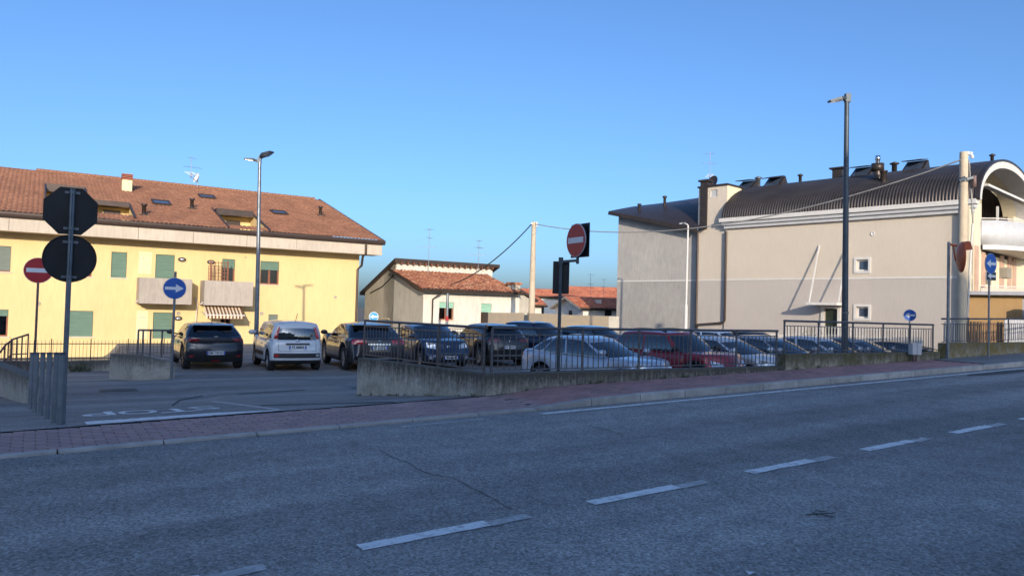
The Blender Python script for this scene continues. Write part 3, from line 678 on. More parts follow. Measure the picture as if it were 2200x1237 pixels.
# arm runs to the right of the view: local direction of +X world
w2l = lambda v: (Matrix.Rotation(-face(-.87, -.49), 3, 'Z') @ Vector(v))
armd = w2l((.98, -.15, 0)); L = .30
e = armd * L
mb = MB(); mb.bar((0, 0, pz(562)), (e.x, e.y, pz(559)), .05, .045); mb.tube([(e.x, e.y, pz(566)), (e.x, e.y, pz(482))], .027, 10); mb.tube([(0, 0, pz(569)), (0, 0, pz(553))], .042, 10); part('bracket_arm', mb, M['steel_dark'], t_)
R = .3; zz = pz(516)
fp = (e.x, e.y - .045)
def pl(poly, dy, th): m_ = MB(); m_.prism([(x + fp[0], z + zz) for x, z in poly], 'xz', fp[1] + dy, fp[1] + dy + th); return m_
part('disc', pl(ngon(40, R), 0, .014), M['galv'], t_); part('face', pl(ngon(40, R * .99), -.004, .004), M['sign_white'], t_)
part('red_field', pl(ngon(40, R * .955), -.008, .004), M['sign_red'], t_)
part('white_bar', pl([(-.8 * R, -.17 * R), (.8 * R, -.17 * R), (.8 * R, .17 * R), (-.8 * R, .17 * R)], -.012, .004), M['sign_white'], t_)
part('square_plate', pl([(-.28, -.3), (.28, -.3), (.28, .3), (-.28, .3)], .085, .014), M['signback'], t_)
a2 = face(.2, .98) - face(-.87, -.49); ro = Matrix.Rotation(a2, 4, 'Z')
mb = MB(); mb.prism([(-.15, pz(631)), (.145, pz(631)), (.145, pz(561)), (-.15, pz(561))], 'xz', -.06, -.045); mb.xform(ro); part('lower_plate', mb, M['signback'], t_)
mb = MB(); mb.prism([(-.148, pz(631)), (.143, pz(631)), (.143, pz(561)), (-.148, pz(561))], 'xz', -.064, -.0605); mb.xform(ro); part('lower_plate_face', mb, M['sign_white'], t_)
# lamp posts
def lamp_head(t_, o, ang, tilt, l=.62, w=.28):
    mb = MB(); x0 = .1
    top = [(x0, -w * .3, .05), (x0 + l * .35, -w / 2, .07), (x0 + l, -w * .3, .03), (x0 + l, w * .3, .03), (x0 + l * .35, w / 2, .07), (x0, w * .3, .05)]
    botm = [(x, y, z - (.075 if 0 < i < 5 and i not in (2, 3) else .045)) for i, (x, y, z) in enumerate(top)]
    n = 6; mb.add(top + botm, [tuple(range(6)), tuple(range(6, 12))[::-1]] + [(i, 6 + i, 6 + (i + 1) % n, (i + 1) % n) for i in range(n)])
    mb.cbox((.06, 0, .02), .16, .09, .09)
    Mx = Matrix.Translation(o) @ Matrix.Rotation(ang, 4, 'Z') @ Matrix.Rotation(-tilt, 4, 'Y'); mb.xform(Mx)
    h = part('lamp_head', mb, M['steel_dark'], t_)
    m2 = MB(); m2.box(x0 + .12, x0 + l * .9, -w * .3, w * .3, -.018, -.008); m2.xform(Mx); part('lens', m2, M['lamp_clear'], h)
b = P(553, 712, 26)
t_ = thing('street_lamp', 'double headed street lamp between the black hatchback and the small white car', 'street lamp', WF, (b[0], b[1], LOT), None, 0)
H = P(558, 348, 26)[2] - LOT; dx = (P(558, 348, 26)[0] - b[0])
mb = MB(); mb.tube([(-.02, 0, -.1), (dx * .5, 0, H * .5), (dx, 0, H)], .085, 12, 0, True, .055); part('pole', mb, M['galv'], t_)
lamp_head(t_, (dx, 0, H + .0), math.radians(195), .12, .42, .22); lamp_head(t_, (dx, 0, H + .12), math.radians(-28), .32, .5, .34)
mb = MB(); mb.bar((dx, 0, H - .05), (dx, 0, H + .2), .1, .1); part('bracket', mb, M['galv'], t_)
b = P(1815, 760, 19.3)
t_ = thing('street_lamp', 'tall dark street lamp with one head pointing left, behind the middle railing', 'street lamp', WF, (b[0], b[1], LOT), None, 0)
H = P(1819, 215, 19.3)[2] - LOT; dx = P(1819, 215, 19.3)[0] - P(1815, 740, 19.3)[0]
mb = MB(); mb.tube([(0, 0, -.1), (dx * .5, 0, H * .5), (dx, 0, H)], .092, 14, 0, True, .058); part('pole', mb, M['steel_dark'], t_)
mb = MB(); mb.lathe([(.096, 0), (.096, .03)], 14, (dx * .13, 0, P(1815, 673, 19.3)[2] - LOT)); part('band', mb, M['galv'], t_)
lamp_head(t_, (dx + .06, 0, H + .02), math.radians(183), -.16, .44, .3)
mb = MB(); mb.cbox((dx + .02, 0, H + .05), .13, .13, .22); part('bracket', mb, M['steel_dark'], t_)
# slim white lamp standing before the grey block
b = P(1473, 705, 43)
t_ = thing('street_lamp', 'slim white street lamp against the recessed wing of the grey block', 'street lamp', WF, (b[0], b[1], LOT), None, 0)
H = P(1474, 484, 43)[2] - LOT; Hm = P(1473, 655, 43)[2] - LOT
mb = MB(); mb.tube([(0, 0, -.1), (0, 0, Hm)], .1, 10); part('lower_pole', mb, M['trim'], t_)
mb = MB(); mb.tube([(0, 0, Hm), (.02, 0, H)], .062, 10, 0, True, .05); part('pole', mb, M['trim'], t_)
mb = MB(); mb.tube([(.02, 0, H), (-.02, 0, H + .06), (-.25, .0, H + .1)], .03, 8); part('arm', mb, M['trim'], t_)
lamp_head(t_, (-.12, 0, H + .1), math.radians(184), -.05, .3, .15)
# concrete poles
def conc_pole(label, px, ytop, Y, r0, r1, ins):
    b = P(px - 6, 720, Y); tp = P(px, ytop, Y)
    t_ = thing('utility_pole', label, 'utility pole', WF, (b[0], b[1], LOT), None, 0); H = tp[2] - LOT; dx = tp[0] - b[0]
    mb = MB(); mb.tube([(0, 0, -.2), (dx, 0, H)], r0, 16, 0, True, r1); part('pole', mb, M['conc_pole'], t_)
    for (x, z, r) in ins:
        mb = MB(); mb.lathe([(0, .09), (r * .7, .085), (r, .05), (r * .6, .03), (r, .0), (r * .5, -.03), (0, -.03)], 10, (dx + x, -.1, H + z)); part('insulator', mb, M['sign_white'], t_)
    return t_, Vector((tp[0], tp[1], tp[2])), H, dx
pA, topA, HA, dxA = conc_pole('pale concrete utility pole behind the cars left of the centre sign', 1147, 477, 40.5, .2, .12, [(.16, -.1, .07), (.16, -.25, .06), (-.12, -.12, .06)])
mb = MB(); mb.tube([(dxA + .16, -.1, HA - .2), (dxA + .2, -.12, HA - .5), (dxA - .02, -.16, HA - .75)], .012, 6); part('cable_loop', mb, M['cable_pale'], pA)
pB, topB, HB, dxB = conc_pole('thick concrete utility pole standing before the right end of the grey block', 2071, 327, 25.0, .17, .13, [(.17, -.1, .07), (.08, -.08, .05), (.22, -.2, .06)])
zb = P(2070, 387, 25.0)[2] - LOT
mb = MB(); mb.lathe([(.17, -.07), (.17, .07)], 14, (dxB * .9, 0, zb)); mb.bar((dxB * .9 - .05, -.16, zb + .06), (dxB * .9 - .28, -.2, zb - .08), .07, .1); mb.bar((dxB, -.16, zb), (dxB + .2, -.2, zb + .06), .06, .08); part('cable_clamp', mb, M['steel_dark'], pB)
mb = MB(); mb.lathe([(0, .2), (.06, .2), (.075, .17), (.07, -.18), (.04, -.2), (0, -.2)], 10, (dxB + .28, -.12, zb - .06)); part('junction_can', mb, M['rail_red'], pB)
def wire(label, p, q, sag, r, mat, n=40, name='overhead_cable'):
    p = Vector(p); q = Vector(q); mb = MB(); pts = []
    for i in range(n + 1):
        k = i / n; pts.append(p + (q - p) * k - Vector((0, 0, sag * 4 * k * (1 - k))))
    mb.tube([x for x in pts], r, 6); return single(name, mb, M[mat], label, 'cable', WF, tuple(p))
wire('long grey cable hung from the pale pole across the grey block to the thick pole', topA + Vector((.1, -.1, -.12)), P(2066, 343, 24.95), 1.25, .026, 'cable_pale', 60)
eh = RF.hy(968, 612, 28.3); hw = RF.w(eh[0], 28.3, eh[1]); hw.z -= EYE
wire('thick black cable sloping from the pale pole down to the low house eave', topA + Vector((-.1, -.1, -.1)), hw, .45, .03, 'cable')
wire('thin cable hanging down from the thick pole along the grey block corner', P(2082, 345, 25), P(2090, 480, 25), -.05, .02, 'cable_pale')
wire('white cable duct slanting down beside the thick concrete pole', P(2090, 480, 25), P(2078, 690, 25), -.25, .035, 'trim')
# grey twin meter boxes on a stub by the middle wall
b = P(1966, 776, 18.75)
t_ = thing('meter_box', 'two small pale grey boxes on a rusty stub in front of the middle wall', 'meter box', WF, b, None, face(.4, -.92))
mb = MB(); mb.tube([(-.05, 0, -.1), (-.05, 0, .2)], .035, 8); mb.tube([(.04, 0, -.05), (.06, 0, .22)], .025, 8); part('stub', mb, M['rail_red'], t_)
for x, w in ((-.09, .15), (.075, .15)):
    mb = MB(); mb.box(x - w / 2, x + w / 2, -.06, .06, .17, .46); part('box', mb, M['trim_grey'], t_)
# ------------------------------------------------------------------ buildings
def facade(mb, x0, x1, z0, z1, y, holes, depth, inn, mi=0):
    xs = sorted({x0, x1, *[h[0] for h in holes], *[h[1] for h in holes]}); zs = sorted({z0, z1, *[h[2] for h in holes], *[h[3] for h in holes]})
    xs = [x for x in xs if x0 - 1e-6 <= x <= x1 + 1e-6]; zs = [z for z in zs if z0 - 1e-6 <= z <= z1 + 1e-6]
    for a, b in zip(xs, xs[1:]):
        for c, d in zip(zs, zs[1:]):
            mx, mz = (a + b) / 2, (c + d) / 2
            if any(h[0] < mx < h[1] and h[2] < mz < h[3] for h in holes): continue
            mb.add([(a, y, c), (b, y, c), (b, y, d), (a, y, d)], [(0, 1, 2, 3)], mi)
    yi = y + inn * depth
    for a, b, c, d in holes:
        if a > x1 or b < x0 or c > z1 or d < z0: continue
        for p, q in (((a, c), (b, c)), ((b, c), (b, d)), ((b, d), (a, d)), ((a, d), (a, c))):
            mb.add([(p[0], y, p[1]), (q[0], y, q[1]), (q[0], yi, q[1]), (p[0], yi, p[1])], [(0, 1, 2, 3)], mi)
def window(bld, a, b, c, d, y, inn, kind='half', depth=.14, shut='shutter', drop=.4, frame='wood', curtain='curtain', sill=True, sashes=2):
    yb = y + inn * depth; fw = .07
    def bx(mb, x0, x1, o0, o1, z0, z1):
        ya, yb_ = sorted((yb + inn * o0, yb + inn * o1)); mb.box(x0, x1, ya, yb_, z0, z1)
    w = MB()
    for x0, x1, z0, z1 in ((a, a + fw, c, d), (b - fw, b, c, d), (a + fw, b - fw, c, c + fw), (a + fw, b - fw, d - fw, d)): bx(w, x0, x1, -.02, .05, z0, z1)
    if kind != 'shut':
        for k in range(1, sashes): xm = a + (b - a) * k / sashes; bx(w, xm - .055, xm + .055, -.015, .045, c + fw, d - fw)
    win = part('window', w, M[frame], bld)
    if kind == 'shut': zs = c + .03
    else: zs = d - (d - c) * drop
    if kind != 'open':
        s_ = MB(); bx(s_, a + .015, b - .015, -.06, -.03, zs, d - .01); bx(s_, a + .015, b - .015, -.068, -.025, zs - .03, zs); part('shutter', s_, M[shut], win)
    if kind != 'shut':
        p_ = MB(); bx(p_, a + fw, b - fw, .01, .018, c + fw, d - fw); part('pane', p_, M['pane'], win)
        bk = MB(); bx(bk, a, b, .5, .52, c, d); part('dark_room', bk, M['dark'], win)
        if curtain:
            cu = MB()
            for k in range(sashes):
                x0 = a + fw + (b - a - 2 * fw) * k / sashes; x1 = a + fw + (b - a - 2 * fw) * (k + 1) / sashes
                fl = k % 2
                def cf(u, v, x0=x0, x1=x1, fl=fl):
                    wd = .78 - .25 * (v ** 2 if not fl else (1 - v) ** 0 * v ** 3); x = x0 + (x1 - x0) * (u * wd if fl else 1 - u * wd)
                    return (x, yb + inn * (.10 + .02 * math.sin(u * 22)), d - (d - c) * (drop * .6 + (1 - drop * .6) * v) + .02)
                cu.grid(cf, 24, 4)
            part('curtain', cu, M[curtain], win)
    if sill:
        s2 = MB(); ya, yb2 = sorted((y - inn * .05, yb - inn * .02)); s2.box(a - .09, b + .09, ya, yb2, c - .06, c - .002); part('sill', s2, M['sill'], win)
    return win
def pxrect(F, y, xl, xr, yt, yb):
    a = F.hy(xl, yt, y); b = F.hy(xr, yt, y); c = F.hy((xl + xr) / 2, yb, y); e = F.hy((xl + xr) / 2, yt, y)
    return (min(a[0], b[0]), max(a[0], b[0]), c[1], e[1])
# ================= yellow block
QY = 32.2; tR = RF.hy(770.5, 600, QY)[0]; tL = -30.0; ZB = -3.3
yb_ = thing('apartment_block', 'long yellow two storey apartment block with brown tiled roof on the left', 'apartment block', RF, (tR, QY, -3.0))
wins = [('half', -22, 24.5, 528, 583, 'shutter_grey', .93), ('half', 158, 199.5, 535, 594, 'shutter', .5), ('shut', 240, 273.5, 541.5, 596.5, 'shutter', 1), ('shut', 335, 376, 547, 615, 'shutter', 1),
        ('half', 478, 505.5, 556.5, 618, 'shutter', .3), ('half', 560, 600.5, 561.5, 611, 'shutter', .35),
        ('half', -28, 18.5, 664.5, 722.5, 'shutter', .22), ('shut', 147.5, 201, 667.5, 722.5, 'shutter', 1), ('shut', 329.5, 371, 671, 727, 'shutter', 1), ('half', 474, 496, 673, 728, 'shutter_grey', .15), ('shut', 577, 597.5, 675.5, 705, 'shutter_grey', 1)]
holes = [pxrect(RF, QY, *w[1:5]) for w in wins]
zs_ = RF.hy(400, 521, 31.0)[1]
mb = MB(); facade(mb, tL, tR, ZB, zs_ + .15, QY, holes, .14, 1)
mb.add([(tR, QY, ZB), (tR, QY + 22, ZB), (tR, QY + 22, zs_), (tR, QY + 11, zs_ + 3.3), (tR, QY, zs_)], [(0, 1, 2, 3, 4)])
part('wall', mb, M['yellow'], yb_)
for w, h in zip(wins, holes):
    window(yb_, *h, QY, 1, w[0], .14, w[5], w[6], sill=w[2] not in (376, 505.5, 371, 496), sashes=2 if w[2] != 505.5 else 2)
# fascia and soffit, gutter
QE = 31.0; tE = RF.hy(821, 540, QE)[0]
zfb = zs_; zft = RF.hy(400, 494, QE)[1]
cuts = [tL] + [RF.hy(px, 510, QE)[0] for px in (-60, 18, 297, 416, 531, 638)] + [tE]
for a, b in zip(cuts, cuts[1:]):
    mb = MB(); mb.box(a + .008, b - .008, QE, QE + .16, zfb, zft); part('fascia_panel', mb, M['fascia'], yb_)
mb = MB(); mb.box(tL, tE - .002, QE + .163, QY + .3, zfb + .02, zfb + .16); mb.box(tE - .15, tE - .01, QE + .165, QY + 12, zfb + .17, zft - .05); part('soffit', mb, M['fascia'], yb_)
mb = MB(); zg = zft
mb.prism([(-.0, 0), (.02, -.1), (.1, -.16), (.2, -.16), (.26, -.02), (.26, .1), (0, .1)], 'yz', tL, tE + .12)
mb.v = [(x, QE - .2 + y, zg + .12 + z) for x, y, z in mb.v]; part('gutter', mb, M['gutter'], yb_)
# tiled roof
SL = math.tan(math.radians(17.2)); q0r, z0r = QE - .05, zg + .2
tRe = tE + .05; LR = 12.9
def roofpt(t, s_): return (t, q0r + s_ * math.cos(math.atan(SL)), z0r + s_ * math.sin(math.atan(SL)))
def roofhit(px, py):
    d = RF.dirl(ray(px, py)); e = RF.eye(); k = (z0r + SL * (e.y - q0r) - e.z) / (d.z - SL * d.y)
    return e.x + d.x * k, (e.y + d.y * k - q0r) / math.cos(math.atan(SL))
rec = []
for (xa, ya, xb, yb2) in ((80, 396, 238, 440), (195, 440, 268, 462), (462, 455, 567, 492)):
    p, q = roofhit(xa, ya), roofhit(xb, yb2); p2 = roofhit(xb, ya)
    rec.append((p[0] if xa != 195 else p[0], q[0] - .1, q[1] if xa != 462 else roofhit(500, 487)[1], (p[1] + roofhit(xb, yb2 - 46 * .9)[1]) / 2))
rec = [(roofhit(97, 440)[0], roofhit(97, 440)[0] + 1.9, roofhit(97, 436)[1], roofhit(85, 398)[1]), (roofhit(205, 462)[0], roofhit(288, 466)[0], roofhit(270, 463)[1], roofhit(240, 437)[1]), (roofhit(480, 478)[0], roofhit(570, 488)[0], roofhit(530, 487)[1], roofhit(500, 455)[1])]
pitch_t, crs = .215, .36
nt = int((tRe - tL) / pitch_t * 5); ns_ = int(LR / crs)
ts = rng(tL, tRe, nt); svals = []
for k in range(ns_): svals += [(k * crs + .001, .026), ((k + 1) * crs - .001, .0)]
vsl = []
for i, t in enumerate(ts):
    wv = abs(math.sin(math.pi * t / pitch_t)) ** .8 * .05
    for s_, up in svals:
        jit = .008 * math.sin(t * 3.1 + int(s_ / crs) * 7.7) * math.sin(int(t / pitch_t) * 12.9 + int(s_ / crs) * 4.1)
        p = roofpt(t, s_); vsl.append((p[0], p[1], p[2] + wv + up + jit))
m_ = len(svals); fcs = []
for i in range(len(ts) - 1):
    tm = (ts[i] + ts[i + 1]) / 2
    for j in range(m_ - 1):
        sm = (svals[j][0] + svals[j + 1][0]) / 2
        if any(r[0] < tm < r[1] and r[2] < sm < r[3] for r in rec): continue
        fcs.append((i * m_ + j, (i + 1) * m_ + j, (i + 1) * m_ + j + 1, i * m_ + j + 1))
mb = MB(); mb.add(vsl, fcs, 0, False)
roof = part('roof_tiles', mb, M['tile'], yb_, None, 'stuff')
mb = MB(); back = roofpt(0, LR)
mb.add([(tL, back[1], back[2]), (tRe, back[1], back[2]), (tRe, back[1] + 12.2, z0r), (tL, back[1] + 12.2, z0r)], [(0, 1, 2, 3)]); part('rear_roof', mb, M['tile'], yb_)
mb = MB()
p = roofpt(tRe, 0); q = roofpt(tRe, LR); mb.bar((p[0], p[1], p[2] - .04), (q[0], q[1], q[2] - .04), .1, .2); part('verge_board', mb, M['gutter'], yb_)
rme = MB(); rme.lathe([(.1, -.21), (.12, .21)], 10, (0, 0, 0), 'x'); rme = rme.mesh('ridge_tile', M['tile'])
k = 0; t = -12.0
while t < tRe - .2: inst('ridge_tile', rme, yb_, (t, back[1], back[2] + .02 + (.0 if t > RF.hy(75, 385, 43)[0] else -.12)), 0); t += .41
for (a, b, sa, sb) in rec:
    pa, pb = roofpt(a, sa), roofpt(a, sb); zf = pa[2] - .25
    mb = MB(); mb.add([(a, pb[1], zf), (b, pb[1], zf), (b, pb[1], pb[2]), (a, pb[1], pb[2])], [(0, 1, 2, 3)])
    mb.add([(a, pa[1], zf), (a, pb[1], zf), (a, pb[1], pb[2]), (a, pa[1], pa[2])], [(0, 1, 2, 3)]); mb.add([(b, pa[1], zf), (b, pb[1], zf), (b, pb[1], pb[2]), (b, pa[1], pa[2])], [(0, 1, 2, 3)])
    mb.add([(a, pa[1], zf), (b, pa[1], zf), (b, pb[1], zf), (a, pb[1], zf)], [(0, 1, 2, 3)]); part('terrace_wall', mb, M['yellow'], yb_)
    h = pb[2] - pa[2]
    mb = MB(); mb.box(a + .05, b - .05, pb[1] - 1.0, pb[1] - .02, pb[2] - h * .28, pb[2] + .02); part('terrace_canopy', mb, M['gutter'], yb_)
    mb = MB()
    for x in (a, b): mb.bar((x, pa[1] - .8, roofpt(0, sa - .85)[2] + .07), (x, pb[1] + .1, pb[2] + .1), .07, .12)
    part('flashing', mb, M['gutter'], yb_)
    mb = MB(); xm = a + (b - a) * .55; mb.box(xm - .4, xm + .4, pb[1] - .05, pb[1] - .01, zf + .05, pb[2] - h * .45); part('terrace_door', mb, M['gutter'], yb_)
# skylights and roof vents
for (px, py, w, h) in ((346, 438, .95, 1.1), (444, 425, .95, .9), (599, 459, .95, .9)):
    t, s_ = roofhit(px, py); mb = MB(); Rm = Matrix.Translation(roofpt(t, s_)) @ Matrix.Rotation(math.atan(SL), 4, 'X')
    for x0, x1, y0, y1 in ((-w / 2, w / 2, -h / 2, -h / 2 + .08), (-w / 2, w / 2, h / 2 - .08, h / 2), (-w / 2, -w / 2 + .08, -h / 2 + .08, h / 2 - .08), (w / 2 - .08, w / 2, -h / 2 + .08, h / 2 - .08)): mb.box(x0, x1, y0, y1, .0, .15)
    mb.xform(Rm); f = part('skylight', mb, M['gutter'], yb_)
    mb = MB(); mb.box(-w / 2 + .08, w / 2 - .08, -h / 2 + .08, h / 2 - .08, .05, .11); mb.xform(Rm); part('pane', mb, M['skylight'], f)
for px, py in ((309, 463), (412, 449), (688, 463)):
    t, s_ = roofhit(px, py); p = roofpt(t, s_); mb = MB(); mb.lathe([(.1, -.1), (.1, .5), (.15, .52), (.15, .6), (0, .62)], 10, p); mb.cbox((p[0], p[1], p[2] + .03), .5, .4, .06); part('roof_vent', mb, M['brown_metal'], yb_)
t, s_ = roofhit(272, 410); p = roofpt(t, s_); hz = RF.hy(272, 374, p[1])[1] - p[2]
mb = MB(); mb.box(p[0] - .26, p[0] + .26, p[1] - .25, p[1] + .25, p[2] - .3, p[2] + hz * .62); ch = part('chimney', mb, M['yellow_pale'], yb_)
for k in range(4):
    z = p[2] + hz * (.64 + .095 * k); mb = MB(); mb.box(p[0] - .29, p[0] + .29, p[1] - .28, p[1] + .28, z, z + hz * .055); part('chimney_tile', mb, M['brick'], ch)
mb = MB(); mb.box(p[0] - .2, p[0] + .2, p[1] - .2, p[1] + .2, p[2] + hz * .6, p[2] + hz * .98); part('flue', mb, M['dark'], ch)
# balconies with awning and lattice
for i, (xl, xr, yt, yb2) in enumerate(((300, 413.5, 598, 653), (440, 544.5, 604, 656.5))):
    qf = QY - 1.25; a, b, c, d = pxrect(RF, qf, xl, xr, yt, yb2)
    mb = MB(); mb.box(a, b, qf, qf + .14, c, d); mb.box(a, a + .14, qf + .142, QY - .01, c, d); mb.box(b - .14, b, qf + .142, QY - .01, c, d)
    bal = part('balcony', mb, M['balcony'], yb_)
    mb = MB(); mb.box(a + .145, b - .145, qf + .145, QY - .01, c + .02, c + .2); part('balcony_floor', mb, M['balcony'], bal)
    mb = MB(); mb.tube([(a + .02, qf + .3, c + .15), (a - .12, qf + .25, c + .04)], .03, 6); part('drain_spout', mb, M['trim'], bal)
    if i == 1:
        aw = bal
        x0, x1 = a + .05, b - .5; ya, za = qf + .25, c - .05
        f_ = MB(); n = 22
        for k in range(n):
            xa, xb = x0 + (x1 - x0) * k / n, x0 + (x1 - x0) * (k + 1) / n
            f_.add([(xa, qf + .5, c - .02), (xb, qf + .5, c - .02), (xb, qf - .35, c - .5), (xa, qf - .35, c - .5)], [(0, 1, 2, 3)], k % 2)
            f_.add([(xa, qf - .352, c - .5), (xb, qf - .352, c - .5), (xb, qf - .36, c - .68 - .03 * (k % 2)), (xa, qf - .36, c - .68 - .03 * (k % 2))], [(0, 1, 2, 3)], k % 2)
        part('awning', f_, [plain('awning cream', (.72, .62, .42), .8), plain('awning brown', (.17, .07, .045), .8)], yb_)
        mb = MB(); mb.bar((x0 - .05, qf - .36, c - .5), (x1 + .05, qf - .36, c - .5), .05, .05); mb.bar((x0, qf - .3, c - .48), (x0, qf + .9, c - .35), .04, .04); mb.bar((x1, qf - .3, c - .48), (x1, qf + .9, c - .35), .04, .04); part('awning_arm', mb, M['trim'], yb_)
        la, lb, lc, ld = pxrect(RF, qf + .4, 449, 490, 562, 608)
        mb = MB()
        for k in range(7): mb.cbox((la + (lb - la) * k / 6, qf + .4, (lc + ld) / 2 - (.12 if k in (0, 1) else 0)), .03, .03, ld - lc - (.24 if k in (0, 1) else 0))
        for k in range(7): mb.cbox(((la + lb) / 2, qf + .375, lc + (ld - lc) * k / 6 * .95), lb - la, .02, .03)
        for x in (la + .1, lb): mb.cbox((x, qf + .4, (lc + ld) / 2), .07, .07, ld - lc + .1)
        single('garden_trellis', mb, M['wood'], 'brown wooden lattice trellis standing on the right balcony', 'trellis', RF, (la, qf + .4, lc))
    else:
        for x in (.35, .75):
            mb = MB(); mb.lathe([(0, 0), (.12, 0), (.16, .2), (0, .2)], 10, (a + (b - a) * .2 * (1 + x), qf + .35, d - .19)); mb.lathe([(0, .3), (.1, .27), (.16, .2), (.1, .18)], 8, (a + (b - a) * .2 * (1 + x), qf + .35, d - .19), 'z', 1)
# pale vent panels, wall lamps, round vents, downpipe
for (xl, xr, yt, yb2) in ((299, 326.5, 541, 588), (294, 318, 667, 727)):
    a, b, c, d = pxrect(RF, QY, xl, xr, yt, yb2); mb = MB(); mb.box(a, b, QY - .015, QY + .01, c, d); vp = part('vent_panel', mb, M['yellow_pale'], yb_)
    for zz in ((d - .35, c + .35) if yt < 600 else (d - .35,)):
        for k in range(5): mb = MB(); x = a + (b - a) * (.22 + .14 * k); mb.box(x - .03, x + .03, QY - .022, QY - .016, zz - .07, zz + .07); part('vent_slot', mb, M['sill'], vp)
for px, py in ((391, 557.5), (453, 563), (382.5, 683.5)):
    x, z = RF.hy(px, py, QY); mb = MB(); mb.lathe([(.2, 0), (.2, -.06), (.14, -.1), (0, -.11)], 14, (x, QY, z), 'y'); mb.v = [(a, b, z + (c - z) * .6) for a, b, c in mb.v]; wl_ = part('wall_lamp', mb, M['gutter'], yb_)
    mb = MB(); mb.lathe([(.13, -.08), (.1, -.125), (0, -.13)], 12, (x, QY, z), 'y'); mb.v = [(a, b, z + (c - z) * .6) for a, b, c in mb.v]; part('lamp_glass', mb, M['lamp_clear'], wl_)
for px, py, r in ((82.5, 652, .1), (383, 673, .1), (720.5, 638, .09), (562, 673, .1), (528, 553, .05)):
    x, z = RF.hy(px, py, QY); mb = MB(); mb.lathe([(r, 0), (r, -.03), (r * .7, -.03), (r * .65, -.01), (0, -.01)], 14, (x, QY, z), 'y'); part('wall_vent', mb, M['balcony'], yb_)
xd = RF.hy(766.5, 640, QY - .1)[0]
mb = MB(); xg = RF.hy(786, 535, QE - .06)[0]
mb.tube([(xg, QE - .07, zg + .05), (xg, QE - .07, zfb + .0), (xg - .15, QE + .0, zfb - .12), (xd + .2, QY - .2, zfb - .62), (xd, QY - .09, zfb - .85), (xd, QY - .09, -3.2)], .07, 10); part('downpipe', mb, M['gutter'], yb_)
mb = MB(); xs_, z1 = RF.hy(420, 641, QY); mb.tube([(xs_ + .05, QY - .05, z1), (xs_ - .05, QY - .12, z1 + .05), (xs_ + .08, QY - .08, z1 - .2), (xs_ + .05, QY - .06, z1 - 1.3)], .05, 8); part('stained_pipe', mb, M['sill'], yb_)
# antennas
def antenna(label, F, x, y, z0, z1, elems, tilt=0, name='tv_antenna'):
    t_ = thing(name, label, 'tv antenna', F, (x, y, z0)); mb = MB(); mb.tube([(x, y, z0 - .2), (x, y, z1)], .016, 6); part('mast', mb, M['alu'], t_)
    for (fz, ang, L, n, w) in elems:
        z = z0 + (z1 - z0) * fz; mb = MB(); c, s_ = math.cos(ang), math.sin(ang)
        mb.bar((x - c * L * .4, y - s_ * L * .4, z), (x + c * L * .6, y + s_ * L * .6, z), .016, .016)
        for k in range(n):
            u = -L * .4 + L * k / max(1, n - 1); ww = w * (1 - .35 * k / n)
            mb.bar((x + c * u - s_ * ww / 2, y + s_ * u + c * ww / 2, z), (x + c * u + s_ * ww / 2, y + s_ * u - c * ww / 2, z), .009, .009)
        part('aerial', mb, M['alu'], t_)
    return t_
def dish(label, F, x, y, z, r, ang, mat):
    t_ = thing('satellite_dish', label, 'satellite dish', F, (x, y, z)); mb = MB(); mb.lathe([(0, .0), (r * .5, .03), (r * .85, .09), (r, .14), (r * .98, .12), (r * .5, .01)], 20, (0, 0, 0), 'x')
    mb.xform(Matrix.Translation((x, y, z + .4)) @ Matrix.Rotation(ang, 4, 'Z') @ Matrix.Rotation(-.35, 4, 'Y')); part('dish', mb, M[mat], t_)
    mb = MB(); c, s_ = math.cos(ang), math.sin(ang); mb.bar((x, y, z + .1), (x + c * r * 1.3, y + s_ * r * 1.3, z + .5), .03, .03); mb.cbox((x + c * r * 1.3, y + s_ * r * 1.3, z + .52), .12, .12, .12); mb.bar((x, y, z - .2), (x, y, z + .4), .05, .05); part('arm', mb, M['alu'], t_)
ay = back[1]; ax, az1 = RF.hy(412, 338, ay)
antenna('tall thin tv antenna on the ridge of the yellow block', RF, ax, ay, back[2], az1, [(.97, .3, .5, 4, .4), (.66, .2, 1.1, 8, .55), (.44, 1.2, 1.5, 10, .7)])
dish('white satellite dish beside the antenna on the yellow block ridge', RF, RF.hy(423, 400, ay)[0], ay - .2, back[2] + .15, .36, -2.9, 'sign_white')
# ================= low house with clay tiles
QH = 28.3; h0 = RF.hy(909, 660, QH)[0]; h1 = RF.hy(1116, 650, QH)[0]
hs_ = thing('house', 'low house with weathered clay tiles, grey gable and cream front', 'house', RF, (h0, QH, LOT))
ze = RF.hy(1000, 628, QH - .5)[1]
pk = RF.hx(838, 558, h0 - .2); qr = pk[0]; zr = pk[1]
vg = RF.hx(828, 573, h0 - .2)
hw_ = [('half', 944, 975.5, 649, 687, .28), ('shut', 1034, 1056.5, 652, 676, 1)]
hol = [pxrect(RF, QH, *w[1:5]) for w in hw_]
qb = qr + (qr - QH)
mb = MB(); facade(mb, h0, h1, -3.0, ze + .12, QH, hol, .14, 1); part('front_wall', mb, M['house_cream'], hs_)
ga = RF.hx(823, 664, h0); gw = sorted([RF.hx(823, 664, h0)[0], RF.hx(835, 664, h0)[0]]); gz = (RF.hx(829, 683, h0)[1], RF.hx(829, 646, h0)[1])
mb = MB()
sl = (zr - .25 - ze) / (qr - QH)
def gtop(q): return ze + (q - QH) * sl if q <= qr - .3 else (zr - .1) - (q - qr) * sl
qs = [QH, gw[0], gw[1], qr - .3, qr - .29, qb]
